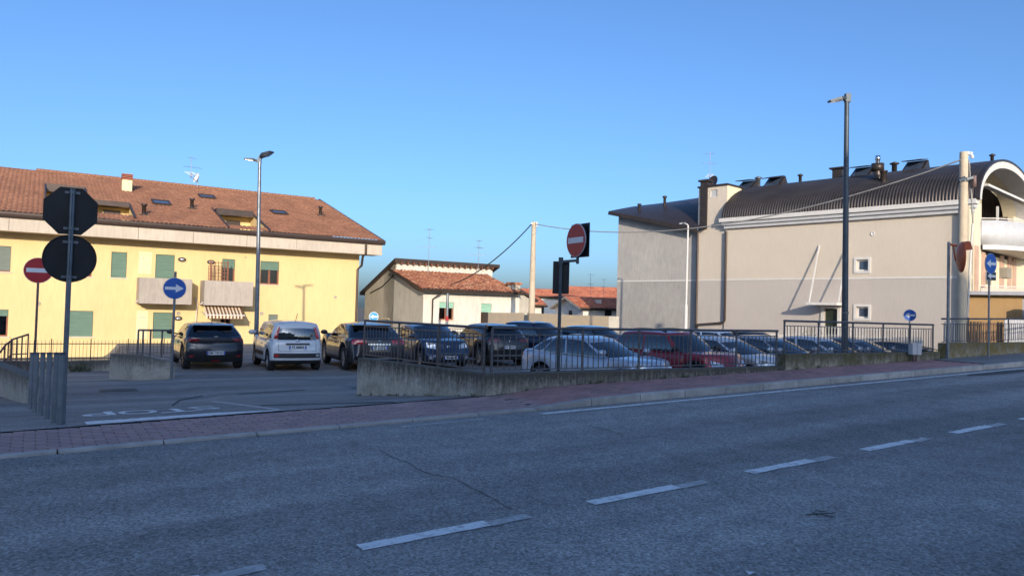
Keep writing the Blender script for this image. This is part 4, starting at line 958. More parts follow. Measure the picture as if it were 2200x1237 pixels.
for a, b in zip(qs, qs[1:]):
    if (a, b) == (gw[0], gw[1]):
        mb.add([(h0, a, -3), (h0, b, -3), (h0, b, gz[0]), (h0, a, gz[0])], [(0, 1, 2, 3)]); mb.add([(h0, a, gz[1]), (h0, b, gz[1]), (h0, b, gtop(b)), (h0, a, gtop(a))], [(0, 1, 2, 3)])
    else: mb.add([(h0, a, -3), (h0, b, -3), (h0, b, gtop(b)), (h0, a, gtop(a))], [(0, 1, 2, 3)])
for (p, q) in (((gw[0], gz[0]), (gw[1], gz[0])), ((gw[1], gz[0]), (gw[1], gz[1])), ((gw[0], gz[1]), (gw[1], gz[1])), ((gw[0], gz[0]), (gw[0], gz[1]))):
    mb.add([(h0, *p), (h0, *q), (h0 + .22, *q), (h0 + .22, *p)], [(0, 1, 2, 3)])
part('gable_wall', mb, M['house_grey'], hs_)
mb = MB(); mb.box(h0 + .16, h0 + .2, gw[0], gw[1], gz[0], gz[1]); gwin = part('window', mb, M['gutter'], hs_)
mb = MB(); mb.box(h0 + .12, h0 + .155, gw[0] + .06, gw[0] + .45, gz[0] + .05, gz[1] - .05); part('shutter', mb, M['wood'], gwin)
mb = MB(); mb.box(h0 - .06, h0 + .1, gw[0] - .15, gw[1] + .12, gz[0] - .07, gz[0] - .002); part('sill', mb, M['sill'], gwin)
mb = MB(); mb.add([(h1, QH, -3), (h1, qb, -3), (h1, qb, ze), (h1, qr, zr - .4), (h1, QH, ze)], [(0, 1, 2, 3, 4)]); mb.box(h0 + .01, h1 - .01, qb - .1, qb, -3, ze - .1); part('rear_wall', mb, M['house_grey'], hs_)
window(hs_, *hol[0], QH, 1, 'half', .14, 'mint', .3, 'wood', 'red_curtain', True, 2); window(hs_, *hol[1], QH, 1, 'shut', .14, 'mint', 1, 'sill', None, False)
# roof of clay tiles on the street side, higher rear roof with brown edge and a cream strip wall below it
sa0, sb0 = h0 - .38, RF.hy(1122, 632, QH - .5)[0]
qe_, ze_ = QH - .55, ze + .05
qc = qr - .35; slp = (vg[1] + .1 - ze_) / (vg[0] - qe_)
Lh = (qc - qe_) * math.sqrt(1 + slp * slp)
def hpt(t, s_): k = s_ / Lh; return (t, qe_ + (qc - qe_) * k, ze_ + slp * (qc - qe_) * k)
pt_, cr_ = .24, .38; nt = int((sb0 - sa0) / pt_ * 6); ts = rng(sa0, sb0, nt); sv_ = []
for k in range(int(Lh / cr_)): sv_ += [(k * cr_, .03), ((k + 1) * cr_ - .002, 0)]
V = []
for t in ts:
    col = int(t / pt_)
    for s_, up in sv_:
        row = int(s_ / cr_ + .01); j = .03 * (math.sin(col * 12.99 + row * 78.2) * 43758.5 % 1)
        p = hpt(t, s_ + .05 * (math.sin(col * 5.3 + row * 1.7) * 917.3 % 1)); V.append((p[0], p[1], p[2] + abs(math.sin(math.pi * t / pt_)) ** .7 * .075 + up + j))
m_ = len(sv_); mb = MB(); mb.add(V, [(i * m_ + j, (i + 1) * m_ + j, (i + 1) * m_ + j + 1, i * m_ + j + 1) for i in range(len(ts) - 1) for j in range(m_ - 1)])
part('roof_tiles', mb, M['tile_old'], hs_, None, 'stuff')
mb = MB(); a, b = hpt(sa0, 0), hpt(sa0, Lh); c, d = hpt(sb0, 0), hpt(sb0, Lh)
mb.add([(a[0], a[1], a[2] - .06), (c[0], c[1], c[2] - .06), (d[0], d[1], d[2] - .06), (b[0], b[1], b[2] - .06)], [(0, 1, 2, 3)]); mb.bar((a[0], a[1], a[2] - .03), (b[0], b[1], b[2] - .03), .06, .16); mb.bar((c[0], c[1], c[2] - .03), (d[0], d[1], d[2] - .03), .06, .16); part('roof_deck', mb, M['gutter'], hs_)
mb = MB(); mb.prism([(0, 0), (.03, -.1), (.12, -.12), (.16, 0), (.16, .05), (0, .05)], 'yz', sa0, sb0); mb.v = [(x, qe_ - .14 + y, ze_ + .02 + z) for x, y, z in mb.v]; part('gutter', mb, M['gutter'], hs_)
zc1 = hpt(0, Lh)[2]; uR = RF.hy(1068, 575, qr - .4)[0]; uL = h0 - .2
mb = MB(); mb.box(h0 + .1, RF.hy(1058, 585, qc)[0], qc, qc + .2, zc1 - .3, zr - .14); part('strip_wall', mb, M['house_cream'], hs_)
mb = MB(); qf = qr - .75; zt = RF.hy(950, 563, qf)[1]
mb.prism([(qf, zt - .13), (qf, zt + .07), (qb + .5, zt + .07 - (qb + .5 - qf) * sl * .95), (qb + .5, zt - .13 - (qb + .5 - qf) * sl * .95)], 'yz', uL, uR); part('upper_roof', mb, M['gutter'], hs_)
rm = MB(); rm.cbox((0, 0, 0), .08, .5, .12); rm = rm.mesh('rafter_end', M['wood'])
for k in range(17): inst('rafter_end', rm, hs_, (h0 + .3 + (uR - h0 - .8) * k / 16, qf + .28, zt - .2))
mb = MB(); xd = RF.hy(930, 640, QH - .1)[0]; mb.tube([(xd + .3, qe_ - .06, ze_ - .03), (xd + .28, qe_ - .02, ze_ - .15), (xd, QH - .1, ze_ - .5), (xd, QH - .08, LOT)], .045, 8); part('downpipe', mb, M['gutter'], hs_)
mb = MB(); cx = RF.hy(1111, 625, QH)[0]; mb.box(cx - .3, cx + .3, QH + .1, QH + .65, ze - .1, ze + .62); ch = part('chimney', mb, M['house_grey'], hs_); mb = MB(); mb.box(cx - .38, cx + .38, QH + .02, QH + .73, ze + .62, ze + .76); part('chimney_cap', mb, M['tile_old'], ch)
mb = MB(); mb.tube([(sa0 + .3, qe_ + .5, ze_ - .1), (h0 - .05, QH + .9, ze + .1), (h0 - .06, QH + 2.4, ze + .6), (h0 - .06, QH + 3.6, ze + 1.25)], .025, 6)
mb.tube([(h0 - .05, QH + 4.2, ze + 1.0), (h0 - .06, QH + 6, ze + .3), (h0 - .05, QH + 8, ze - .1)], .03, 6); part('wall_cable', mb, M['cable'], hs_)
mb = MB(); mb.prism([(h1 + .02, -3), (h1 + 1.1, -3), (h1 + 1.1, ze - .3), (h1 + .02, ze + .2)], 'xz', QH + .3, QH + 5); anx = part('annex', mb, M['house_grey'], hs_); mb = MB(); mb.prism([(h1 - .4, ze + .45), (h1 + 1.5, ze - .42), (h1 + 1.5, ze - .28), (h1 - .4, ze + .62)], 'xz', QH + .1, QH + 5.3); part('annex_roof', mb, M['gutter'], anx)
x, z = RF.hy(923, 490, qr - 1.2); antenna('taller of the two tv antennas on the clay tiled house', RF, x, qr - 1.2, hpt(0, Lh)[2] - .4, z, [(.97, .5, .3, 3, .7), (.8, .5, .5, 4, .3), (.62, 2.5, 1.2, 8, .6)])
x, z = RF.hy(1029, 515, qr - 1.2); antenna('shorter of the two tv antennas on the clay tiled house', RF, x, qr - 1.2, hpt(0, Lh)[2] - .4, z, [(.97, .5, .3, 3, .5), (.8, .5, .8, 5, .5), (.62, 2.5, 1.2, 8, .6)])
# yard wall and gate posts before the house
QW = 22.6
x0 = RF.hy(1048, 690, QW)[0]; x1 = RF.hy(1125.5, 690, QW)[0]; x2 = RF.hy(1137, 690, QW)[0]; x3 = RF.hy(1307, 690, QW)[0]; x4 = RF.hy(1330, 690, QW)[0]
zwt = [RF.hy(1048, 671.5, QW)[1], RF.hy(1125, 672, QW)[1], RF.hy(1310, 679, QW)[1]]
yw = thing('yard_wall', 'rough ochre stained yard wall behind the cars, right of the low house', 'wall', RF, (x0, QW, LOT))
for a, b, za, zb2 in ((x0, x1, zwt[0], zwt[1]), (x2, (x2 + x3) * .38 + x2 * .24, zwt[1] - .0, zwt[1] - .03), ((x2 + x3) * .38 + x2 * .24 + .03, x3, zwt[1] - .05, zwt[2])):
    mb = MB(); mb.add([(a, QW, LOT - .3), (b, QW, LOT - .3), (b, QW, zb2), (a, QW, za), (a, QW + .22, LOT - .3), (b, QW + .22, LOT - .3), (b, QW + .22, zb2), (a, QW + .22, za)], [(0, 1, 2, 3), (4, 5, 6, 7), (3, 2, 6, 7), (0, 3, 7, 4), (1, 2, 6, 5)]); part('wall_panel', mb, M['yard_wall'], yw)
mb = MB(); mb.box(x0 - .28, x0 - .02, QW - .05, QW + .25, LOT, zwt[0] + .02); part('pillar', mb, M['gutter'], yw)
mb = MB(); mb.box(x3 + .02, x4, QW + .0, QW + .3, LOT, zwt[2] + .0); part('pillar', mb, M['house_grey'], yw)
mb = MB(); mb.box(x1 + .03, x2 - .03, QW + .1, QW + .16, LOT, zwt[1] - .1); part('gate', mb, M['steel_dark'], yw)
rl = MB(); z = LOT + 1.0
a, b = RF.hy(905, 705, 26)[0], RF.hy(1050, 705, 26)[0]
fe = thing('iron_fence', 'low dark railing before the clay tiled house front', 'fence', RF, (a, 26, LOT)); zt = RF.hy(1000, 706, 26)[1]
for zz in (zt, zt - .35): mb = MB(); mb.bar((a, 26, zz), (b, 26, zz), .04, .04); part('rail', mb, M['fence_iron'], fe)
pm_ = MB(); pm_.cbox((0, 0, 0), .015, .015, zt - LOT); pm_ = pm_.mesh('picket', M['fence_iron'])
for k in range(int((b - a) / .16)): inst('picket', pm_, fe, (a + .16 * k, 26, (zt + LOT) / 2))
# striped marker post before the house window
x, z = RF.hy(962, 630, 24); mb = MB(); t_ = thing('marker_post', 'grey post with a red band in front of the red curtained window', 'post', RF, (x, 24, LOT)); mb.tube([(x, 24, LOT), (x, 24, z)], .075, 8); part('pole', mb, M['galv'], t_)
zz = RF.hy(962, 684, 24)[1]; mb = MB(); mb.lathe([(.08, -.12), (.08, .12)], 10, (x, 24, zz)); part('red_band', mb, M['sign_red'], t_)
# ================= houses beyond
def tile_roof(name, pts, parent, mat, n=40, m=20):
    # pts: eave left, eave right, ridge right, ridge left
    A, B, C_, D = [Vector(p) for p in pts]; mb = MB(); nm = (B - A).cross(D - A).normalized(); nm = nm if nm.z > 0 else -nm
    nn = int((B - A).length / .25 * 4); rows = int((D - A).length / .4); V = []; 
    for i in range(nn + 1):
        u = i / nn
        for j in range(rows):
            for v, up in ((j / rows, .03), ((j + 1) / rows - .002, 0)):
                p = (A * (1 - u) + B * u) * (1 - v) + (D * (1 - u) + C_ * u) * v; V.append(p + nm * (up + .06 * abs(math.sin(math.pi * u * nn / 4))))
    k = rows * 2; mb.add(V, [(i * k + j, (i + 1) * k + j, (i + 1) * k + j + 1, i * k + j + 1) for i in range(nn) for j in range(k - 1)])
    return part(name, mb, mat, parent, None, 'stuff')
def house(label, X, Y, rot, L, Wd, zb, ze, zr, wall, tile, wins=(), chim=()):
    t_ = thing('house', label, 'house', WF, (X, Y, zb), None, rot); h = ze - zb; r = zr - zb
    mb = MB(); mb.box(0, L, 0, Wd, 0, h - .01); mb.prism([(0, h), (Wd, h), (Wd / 2, r - .1)], 'yz', .0, L); part('wall', mb, M[wall], t_)
    o = .45; k = (r - h) / (Wd / 2)
    tile_roof('roof_tiles', [(-o, -o, h - k * o + .1), (L + o, -o, h - k * o + .1), (L + o, Wd / 2, r + .1), (-o, Wd / 2, r + .1)], t_, M[tile])
    mb = MB(); mb.prism([(-o, h - k * o - .05), (Wd / 2, r - .05), (Wd + o, h - k * o - .05), (Wd + o, h - k * o + .09), (Wd / 2, r + .09), (-o, h - k * o + .09)], 'yz', -o, L + o); part('roof_deck', mb, M['sill'], t_)
    mb = MB(); mb.prism([(-o - .12, 0), (-o, -.1), (-o + .03, .05)], 'yz', -o, L + o); mb.v = [(x, y, z + h - k * o + .05) for x, y, z in mb.v]; part('gutter', mb, M['gutter'], t_)
    for (face_, a, b, c, d) in wins:
        mb = MB()
        if face_ == 'f': mb.box(a, b, -.03, .05, c, d)
        else: mb.box(-.03, .05, a, b, c, d)
        w = part('window', mb, M['dark'], t_)
    for (x, y, w, hh) in chim:
        mb = MB(); zt = r + hh; mb.box(x - w / 2, x + w / 2, y - w / 2, y + w / 2, h, zt); c_ = part('chimney', mb, M['white_wall'], t_); mb = MB(); mb.box(x - w * .6, x + w * .6, y - w * .6, y + w * .6, zt, zt + .15); part('chimney_cap', mb, M[tile], c_)
    return t_
rr = RF.ang
p = P(1252, 690, 62); zE = P(1252, 661, 62)[2]; zR = P(1205, 638, 62)[2]
house('white house with red tiled roof and a dark gable window behind the yard wall', p[0], p[1], rr - .25, 9, 6.2, -3, zE, zR, 'white_wall', 'tile_red', [('g', 2.3, 3.0, 2.35, 3.0), ('f', 2.0, 2.6, .6, 3.1), ('f', 4.0, 4.5, .6, 3.1)], [(1.9, 1.2, .45, -.1)])
p = P(1160, 690, 84); house('red roofed house half hidden behind the centre sign', p[0] - 3.5, p[1], rr - .4, 22, 9, -3, P(1160, 637, 84)[2], P(1160, 620, 84)[2], 'white_wall', 'tile_red', [('f', 3, 4, 2.5, 3.8)], [(3, 3, .5, -.3)])
p = P(1120, 690, 70); house('small red roofed house just right of the thin pale pole', p[0] - 5, p[1], rr - .3, 7.2, 6, -3, P(1150, 655, 70)[2], P(1150, 637, 70)[2], 'house_cream', 'tile_red', [('f', 5.5, 6.4, 2.0, 3.0)])
p = P(1215, 690, 108); house('farthest house with red roof and a small grey gable', p[0], p[1], rr - .6, 18, 9, -3, P(1250, 627, 108)[2], P(1250, 615, 108)[2], 'house_grey', 'tile_red')
for i, (px, yt, yb2, Y) in enumerate(((1268, 587, 632, 70), (1297, 598, 632, 74))):
    b = P(px, yb2, Y); antenna(['white antenna mast with a small dish over the far red roofs', 'second faint antenna mast over the far red roofs'][i], WF, b[0], b[1], b[2] - .6, P(px, yt, Y)[2], [(.95, .3, .6, 4, .6), (.6, 1.2, .8, 6, .6)])
# ================= grey block with the brown barrel roof (frame GF: x along the long side, y outwards)
def gz(px, py, y=0): return GF.hy(px, py, y)[1]
def gx(px, y=0): return GF.hy(px, 600, y)[0]
XE = gx(1557); XT = gx(1497.5, -.12); XW = gx(1326, -.45)
zst = (gz(1700, 598) + gz(2040, 597)) / 2
zco = (gz(2060, 433, .3) + gz(1560, 467, .3)) / 2           # top of the white cornice
ZG = -2.6
gb = thing('apartment_block', 'large grey and cream block with a brown ribbed barrel roof on the right', 'apartment block', GF, (0, 0, ZG))
def grect(xl, xr, yt, yb2, y=0): return pxrect(GF, y, xl, xr, yt, yb2)
w1 = grect(1840, 1866, 557.5, 582); w2 = grect(1839.5, 1866, 658.5, 683); dr_ = grect(1771, 1800, 663, 722)
XB = gx(2044)
mb = MB(); facade(mb, XB, XE, zst + .05, zco - .3, 0, [w1], .22, -1); part('upper_wall', mb, M['grey_plaster'], gb)
mb = MB(); facade(mb, XB, XE, ZG, zst - .05, 0, [w2, dr_], .22, -1); part('lower_wall', mb, M['grey_low'], gb)
mb = MB(); mb.box(0, XB - .004, -.3, -.001, zst + .05, zco - .3, 0); mb.box(0, XB - .004, -.3, -.001, ZG, zst - .05, 1); mb.box(.01, XB - .004, -.3, -.01, zst - .049, zst + .049, 0); part('corner_strip', mb, [M['grey_plaster'], M['grey_low']], gb); mb = MB(); mb.box(-.003, .26, .0, .42, ZG, zco - .31); part('corner_pier', mb, M['cream'], gb)
mb = MB(); mb.box(0.4, XE, -.02, .025, zst - .05, zst + .05); mb.box(XE + .03, XT, -.16, -.1, zst - .05, zst + .05); mb.box(XT + .01, XW - .02, -.47, -.42, zst - .05, zst + .05); part('string_course', mb, M['trim'], gb)
hC = .36
for k, (o, za, zb2, m) in enumerate(((.5, zco - .24, zco, 'trim'), (.36, zco - .44, zco - .242, 'trim_grey'), (.22, zco - .64, zco - .442, 'trim_grey'))):
    mb = MB(); mb.box(-.3 + .1 * k, XE + .0 - .1 * k + .2, -.1, o, za, zb2); part('cornice', mb, M[m], gb)
for w in (w1, w2):
    a, b, c, d = w; mb = MB()
    for x0, x1, z0, z1 in ((a - .13, a, c - .13, d + .13), (b, b + .13, c - .13, d + .13), (a, b, c - .13, c), (a, b, d, d + .13)): mb.box(x0, x1, -.02, .05, z0, z1)
    f = part('window', mb, M['trim'], gb); mb = MB()
    for x0, x1, z0, z1 in ((a, a + .09, c, d), (b - .09, b, c, d), (a + .09, b - .09, c, c + .09), (a + .09, b - .09, d - .09, d)): mb.box(x0, x1, -.2, -.14, z0, z1)
    part('frame', mb, M['trim'], f); mb = MB(); mb.box(a + .09, b - .09, -.18, -.17, c + .09, d - .09); part('pane', mb, M['skylight'], f)
a, b, c, d = dr_
mb = MB(); mb.box(a - .18, a, -.05, .07, ZG, d + .15); mb.box(b, b + .18, -.05, .07, ZG, d + .15); mb.box(a, b, -.05, .07, d, d + .15); dd = part('door', mb, M['trim'], gb)
mb = MB(); mb.box(a, b, -.2, -.15, ZG, d); part('door_leaf', mb, plain('dark green glass door', (.02, .03, .018), .25), dd)
ca, cb = gx(1737, 1.1), gx(1803, 1.1)
zcan = gz(1775, 653, 1.15)
mb = MB(); mb.box(min(ca, cb), max(ca, cb), .02, 1.4, zcan - .06, zcan + .09); cn = part('door_canopy', mb, M['trim'], gb)
for px0, px1 in ((1737, 1750), (1804, 1815)):
    xx = gx(px0 + (2 if px0 == 1737 else -2), 1.2); mb = MB(); mb.bar((xx, 1.2, zcan + .09), (xx, .03, gz(1750, 528)), .07, .05); part('canopy_stay', mb, M['trim'], cn)
x, z = GF.hy(1875, 502, 0); mb = MB(); mb.lathe([(.12, 0), (.12, .03), (.08, .03), (.07, .01), (0, .01)], 14, (x, 0, z), 'y'); part('wall_vent', mb, M['trim'], gb)
# lift tower, duct, wing
zT = (gz(1505, 404, -.12) + gz(1560, 399, -.12)) / 2
mb = MB(); hole = grect(1527, 1541, 408, 423, -.12); facade(mb, XE, XT, zst + .05, zT, -.12, [hole], .1, -1); facade(mb, XE, XT, ZG, zst - .05, -.12, [], .1, -1, 1)
mb.add([(XE, -.121, zco - 1), (XE, -4.8, zco - 1), (XE, -4.8, zT - .45), (XE, -1.6, zT), (XE, -.121, zT)], [(0, 1, 2, 3, 4)], 2)
mb.add([(XT, -.121, ZG), (XT, -4.8, ZG), (XT, -4.8, zT - .45), (XT, -.121, zT)], [(0, 1, 2, 3)])
mb.add([(XE, -.0, ZG), (XE, -.12, ZG), (XE, -.12, zco), (XE, 0, zco)], [(0, 1, 2, 3)])
tw = part('stair_tower', mb, [M['grey_plaster'], M['grey_low'], M['cream']], gb)
mb = MB(); mb.box(hole[0], hole[1], -.2, -.18, hole[2], hole[3]); part('vent_grille', mb, M['trim_grey'], tw)
mb = MB(); mb.prism([(-.02, zT + .01), (-.02, zT + .12), (-1.6, zT + .12), (-4.9, zT - .33), (-4.9, zT - .45), (-1.6, zT + .01)], 'yz', XE - .06, XT + .05); part('tower_cap', mb, M['brown_metal'], tw)
xa, xb = gx(1492, .1), gx(1510, .1); xa, xb = min(xa, xb), max(xa, xb); zd0, zd1 = gz(1500, 492, .1), gz(1500, 391, .1)
mb = MB(); mb.box(xb - .75, xb - .25, -.4, .0, zd0, zd1); du = part('flue_duct', mb, M['brown_metal'], gb); mb = MB(); mb.box(xb - .87, xb - .13, -.52, .1, zd1, zd1 + .12); part('duct_cap', mb, M['brown_metal'], du)
yw_ = -.45
zA, zB = GF.hy(1320, 457, .1)[1], GF.hy(1497, 494, .1)[1]
def zedge(x): return zA + (zB - zA) * (XW + .3 - x) / (XW + .3 - XT)
mb = MB()
mb.add([(XT + .0, yw_, zst + .05), (XW, yw_, zst + .05), (XW, yw_, zedge(XW) + .0), (XT + .0, yw_, zedge(XT) + .0)], [(0, 1, 2, 3)]); mb.add([(XW, yw_, ZG), (XW, -9, ZG), (XW, -9, zA), (XW, yw_, zA)], [(0, 1, 2, 3)]); part('wing_wall', mb, M['wing'], gb)
mb = MB(); mb.add([(XT + .0, yw_, ZG), (XW, yw_, ZG), (XW, yw_, zst - .05), (XT, yw_, zst - .05)], [(0, 1, 2, 3)]); part('wing_lower_wall', mb, M['wing_low'], gb)
zr1 = GF.hy(1345, 434, -3)[1]; zr2 = GF.hy(1490, 418, -4.5)[1]
def wroof(u, v):
    x = XW + .35 + (XT - .75 - XW - .35) * u; th = v * math.pi / 2; zt = zr1 + (zr2 - zr1) * u
    ze_w = zedge(x) + .12
    return (x, .25 - 5.5 * v, ze_w + (zt - ze_w) * (.3 * math.sin(th) + .7 * v))
mb = MB(); mb.grid(wroof, 24, 14); part('wing_roof', mb, M['brown_metal'], gb)
mb = MB(); mb.bar((XW + .38, .2, zedge(XW + .3)), (XT - .1, .2, zedge(XT - .1)), .2, .26); part('wing_gutter', mb, M['brown_metal'], gb)
for px in (1390, 1363):
    x = gx(px, -1.2); u = (x - XW - .35) / (XT + .05 - XW - .35); p = wroof(u, .55 if px == 1390 else .3)
    mb = MB(); mb.lathe([(.1, -.2), (.1, .55 if px == 1390 else .3), (.16, .6 if px == 1390 else .33), (.16, .7 if px == 1390 else .4), (0, .75 if px == 1390 else .45)], 10, p); part('roof_vent', mb, M['brown_metal'], gb)
mb = MB(); p = wroof(.9, .7); mb.box(p[0] - .5, p[0] + .5, p[1] - .6, p[1] + .6, p[2] - .2, p[2] + .45); part('roof_hatch', mb, M['brown_metal'], gb)
# downpipes
for px, y, zt, zbm in ((1558.5, .1, zco - .8, None), (1497.5, -.05, zB - .1, None)):
    x = gx(px, y); mb = MB()
    if px > 1550: mb.tube([(x, y, zt), (x, y, gz(1558, 688, y)), (x + .1, y, gz(1550, 693, y)), (gx(1500, y) + .0, y, gz(1500, 697, y)), (gx(1497, y), y, ZG)], .07, 8)
    else: mb.tube([(x, y, zt), (x, y, ZG)], .07, 8)
    part('downpipe', mb, M['gutter'], gb)
# barrel roof: ribbed sheet over an arc
yc = GF.hx(2155, 357, 0)[0]; zc_top = GF.hx(2155, 353, 0)[1]
RR = abs(yc) + .45; zs0 = zco - .02; RH = zc_top - zs0
def arc(th, k=0.0): return (yc + (RR + k) * math.cos(th), zs0 + (RH + k) * math.sin(th))
rib = .165; x0r, x1r = -.42, XE + .05; n = int((x1r - x0r) / rib * 6)
V = []; NA = 34
for i in range(n + 1):
    x = x0r + (x1r - x0r) * i / n; w = .5 + .5 * math.cos(2 * math.pi * (x - x0r) / rib); w = w ** .6
    for j in range(NA + 1):
        y, z = arc(math.pi * j / NA, .05 * w); V.append((x, y, z))
mb = MB(); mb.add(V, [(i * (NA + 1) + j, (i + 1) * (NA + 1) + j, (i + 1) * (NA + 1) + j + 1, i * (NA + 1) + j + 1) for i in range(n) for j in range(NA)], 0, True)
part('barrel_roof', mb, M['barrel'], gb)
def ring(k0, k1, xa, xb):
    mb = MB(); V = []
    for j in range(NA + 1):
        th = math.pi * j / NA
        for k, x in ((k0, xa), (k1, xa), (k1, xb), (k0, xb)): y, z = arc(th, k); V.append((x, y, z))
    mb.add(V, [(j * 4 + a, (j + 1) * 4 + a, (j + 1) * 4 + (a + 1) % 4, j * 4 + (a + 1) % 4) for j in range(NA) for a in range(4)]); return mb
part('roof_edge', ring(-.06, .06, -.46, -.30), M['brown_metal'], gb)
part('arch_rim', ring(-.42, -.065, -.44, .6), M['trim'], gb)
XI = 1.3
mb = MB(); V = [(XI, *arc(math.pi * j / NA, -.3)) for j in range(NA + 1)]; zcut = lambda y: GF.hx(2120, 402, XI)[1] + (y - GF.hx(2120, 402, XI)[0]) * .16; W_ = [(x, y, min(z, zcut(y))) for x, y, z in V]; mb.add(V + W_, [(j, j + 1, NA + 2 + j, NA + 1 + j) for j in range(NA)])
V = []
for j in range(NA + 1): y, z = arc(math.pi * j / NA, -.43); V += [(.6, y, z), (XI, y, z)]
mb.add(V, [(2 * j, 2 * j + 2, 2 * j + 3, 2 * j + 1) for j in range(NA)]); part('arch_wall', mb, M['cream'], gb)
# street end: walls, loggia, balconies
YL = 2 * yc
zb1 = GF.hx(2107, 545, 0)[1]; zl0 = GF.hx(2110, 470, 0)[1]
ly0, ly1 = GF.hx(2109, 440, 0)[0], GF.hx(2178, 440, 0)[0]
def eface(mb, y0, y1, z0, z1, x=0, mi=0): mb.add([(x, y0, z0), (x, y1, z0), (x, y1, z1), (x, y0, z1)], [(0, 1, 2, 3)], mi)
mb = MB(); eface(mb, 0, ly0, ZG, zs0); eface(mb, ly1, YL, zb1, zs0); eface(mb, ly0, YL, ZG, zb1)
mb.add([(0, ly0, zb1), (3.6, ly0, zb1), (3.6, ly0, zs0 + 1), (0, ly0, zs0 + 1)], [(0, 1, 2, 3)]); part('end_wall', mb, M['cream'], gb)
mb = MB(); mb.box(3.6, 3.7, YL + .8, -.8, zb1, zs0 + 1.2); mb.box(0.3, 3.6, ly1 - .05, ly1, zb1, zs0 + .0); lg = part('loggia', mb, plain('brown loggia wall', (.12, .095, .07), .8), gb)  # dark brown puts the shade of the deep opening into the wall colour
for ya, yb2 in ((ly0 - 2.2, ly0 - 1.2), (ly1 + .4, ly1 + 1.5)): mb = MB(); mb.box(3.5, 3.59, ya, yb2, zb1, zs0 - .6); part('loggia_door', mb, M['gutter'], lg)
def bow(s_, o): return -(o * math.sin(math.pi * min(1, max(0, s_))) ** .8) if 0 < s_ < 1 else 0
by0, by1 = GF.hx(2106, 500, 0)[0], YL + .5
def balc(label, zlo, zhi, zslab, o, mat):
    n = 22; mb = MB()
    V = [];
    for i in range(n + 1):
        s_ = i / n; y = by0 + (by1 - by0) * s_; x = -.05 - (o * (math.sin(math.pi * s_) ** .6 if 0 < s_ < 1 else 0))
        V += [(x, y, zlo), (x, y, zhi), (x + .06, y, zhi), (x + .06, y, zlo)]
    mb.add(V, [(i * 4 + a, (i + 1) * 4 + a, (i + 1) * 4 + (a + 1) % 4, i * 4 + (a + 1) % 4) for i in range(n) for a in range(4)], 0, True); bl_ = part('balcony_parapet', mb, M[mat], gb, label)
    mb = MB(); V = []
    for i in range(n + 1):
        s_ = i / n; y = by0 + (by1 - by0) * s_; x = -.12 - (o * (math.sin(math.pi * s_) ** .6 if 0 < s_ < 1 else 0)); V += [(x, y, zslab - .22), (x, y, zslab), (-.002, y, zslab), (-.002, y, zslab - .22)]
    mb.add(V, [(i * 4 + a, (i + 1) * 4 + a, (i + 1) * 4 + (a + 1) % 4, i * 4 + (a + 1) % 4) for i in range(n) for a in range(4)]); part('balcony_slab', mb, M['trim'], bl_)
    mb = MB(); mb.tube([(-.05 - (o * (math.sin(math.pi * i / n) ** .6 if 0 < i < n else 0)) + .03, by0 + (by1 - by0) * i / n, zhi + .1) for i in range(n + 1)], .03, 6)
    for i in range(0, n, 3): mb.bar((-.05 - (o * (math.sin(math.pi * i / n) ** .6 if 0 < i < n else 0)) + .03, by0 + (by1 - by0) * i / n, zhi - .1), (-.05 - (o * (math.sin(math.pi * i / n) ** .6 if 0 < i < n else 0)) + .03, by0 + (by1 - by0) * i / n, zhi + .1), .03, .03)
    part('hand_rail', mb, M['trim'], bl_)
zbb = GF.hx(2112, 528, 0)[1]
balc('pale curved upper balcony front', zbb, GF.hx(2112, 475, 0)[1], zbb, 1.7, 'trim_grey')
zlb = GF.hx(2090, 614, -.3)[1]
balc('rendered curved lower balcony front', zlb - 1.25, zlb, zlb - 1.05, 1.6, 'grey_plaster')
mb = MB(); ya = ly0 - .05
mb.bar((-.1, ly0 - .1, GF.hx(2120, 402, 0)[1]), (-.5, ly1 - 2.0, GF.hx(2198, 442, 0)[1] - .1), .35, .12); part('awning_beam', mb, M['trim'], gb)
mb = MB(); yp = GF.hx(2143, 450, 0)[0]; mb.cbox((.0, yp, (zl0 + zs0) / 2), .1, .1, zs0 - zl0 + .4); part('loggia_post', mb, M['trim'], gb)
for px0, px1 in ((2094, 2101), (2109, 2116), (2148, 2156), (2165, 2172), (2176, 2182)):
    y0, y1 = GF.hx(px0, 570, -.02)[0], GF.hx(px1, 570, -.02)[0]; zt = GF.hx(px0, 541 if px0 in (2109,) else 548 if px0 > 2120 else 527, -.02)[1]
    mb = MB(); mb.box(-.06, -.005, y1, y0, zlb - .6, zt); part('shutter', mb, plain('pinkish shutter', (.5, .33, .24), .7), gb)
mb = MB(); y0 = GF.hx(2158, 590, -.9)[0]; mb.box(-1.1, -.75, y0 - .5, y0 + .35, GF.hx(2155, 597, -.9)[1], GF.hx(2155, 575, -.9)[1]); single('air_conditioner', mb, plain('tan appliance', (.3, .26, .19), .6), 'tan box shaped outdoor unit on the lower curved balcony', 'air conditioner', GF, (-.9, y0, zlb))
# rear closure and flat floor of the barrel, so that the block is solid
mb = MB(); mb.add([(XE + .04, *arc(math.pi * j / NA, -.02)) for j in range(NA + 1)], [tuple(range(NA + 1))]); mb.box(.7, XE, YL, YL + .2, ZG, zs0); part('rear_wall', mb, M['grey_plaster'], gb)
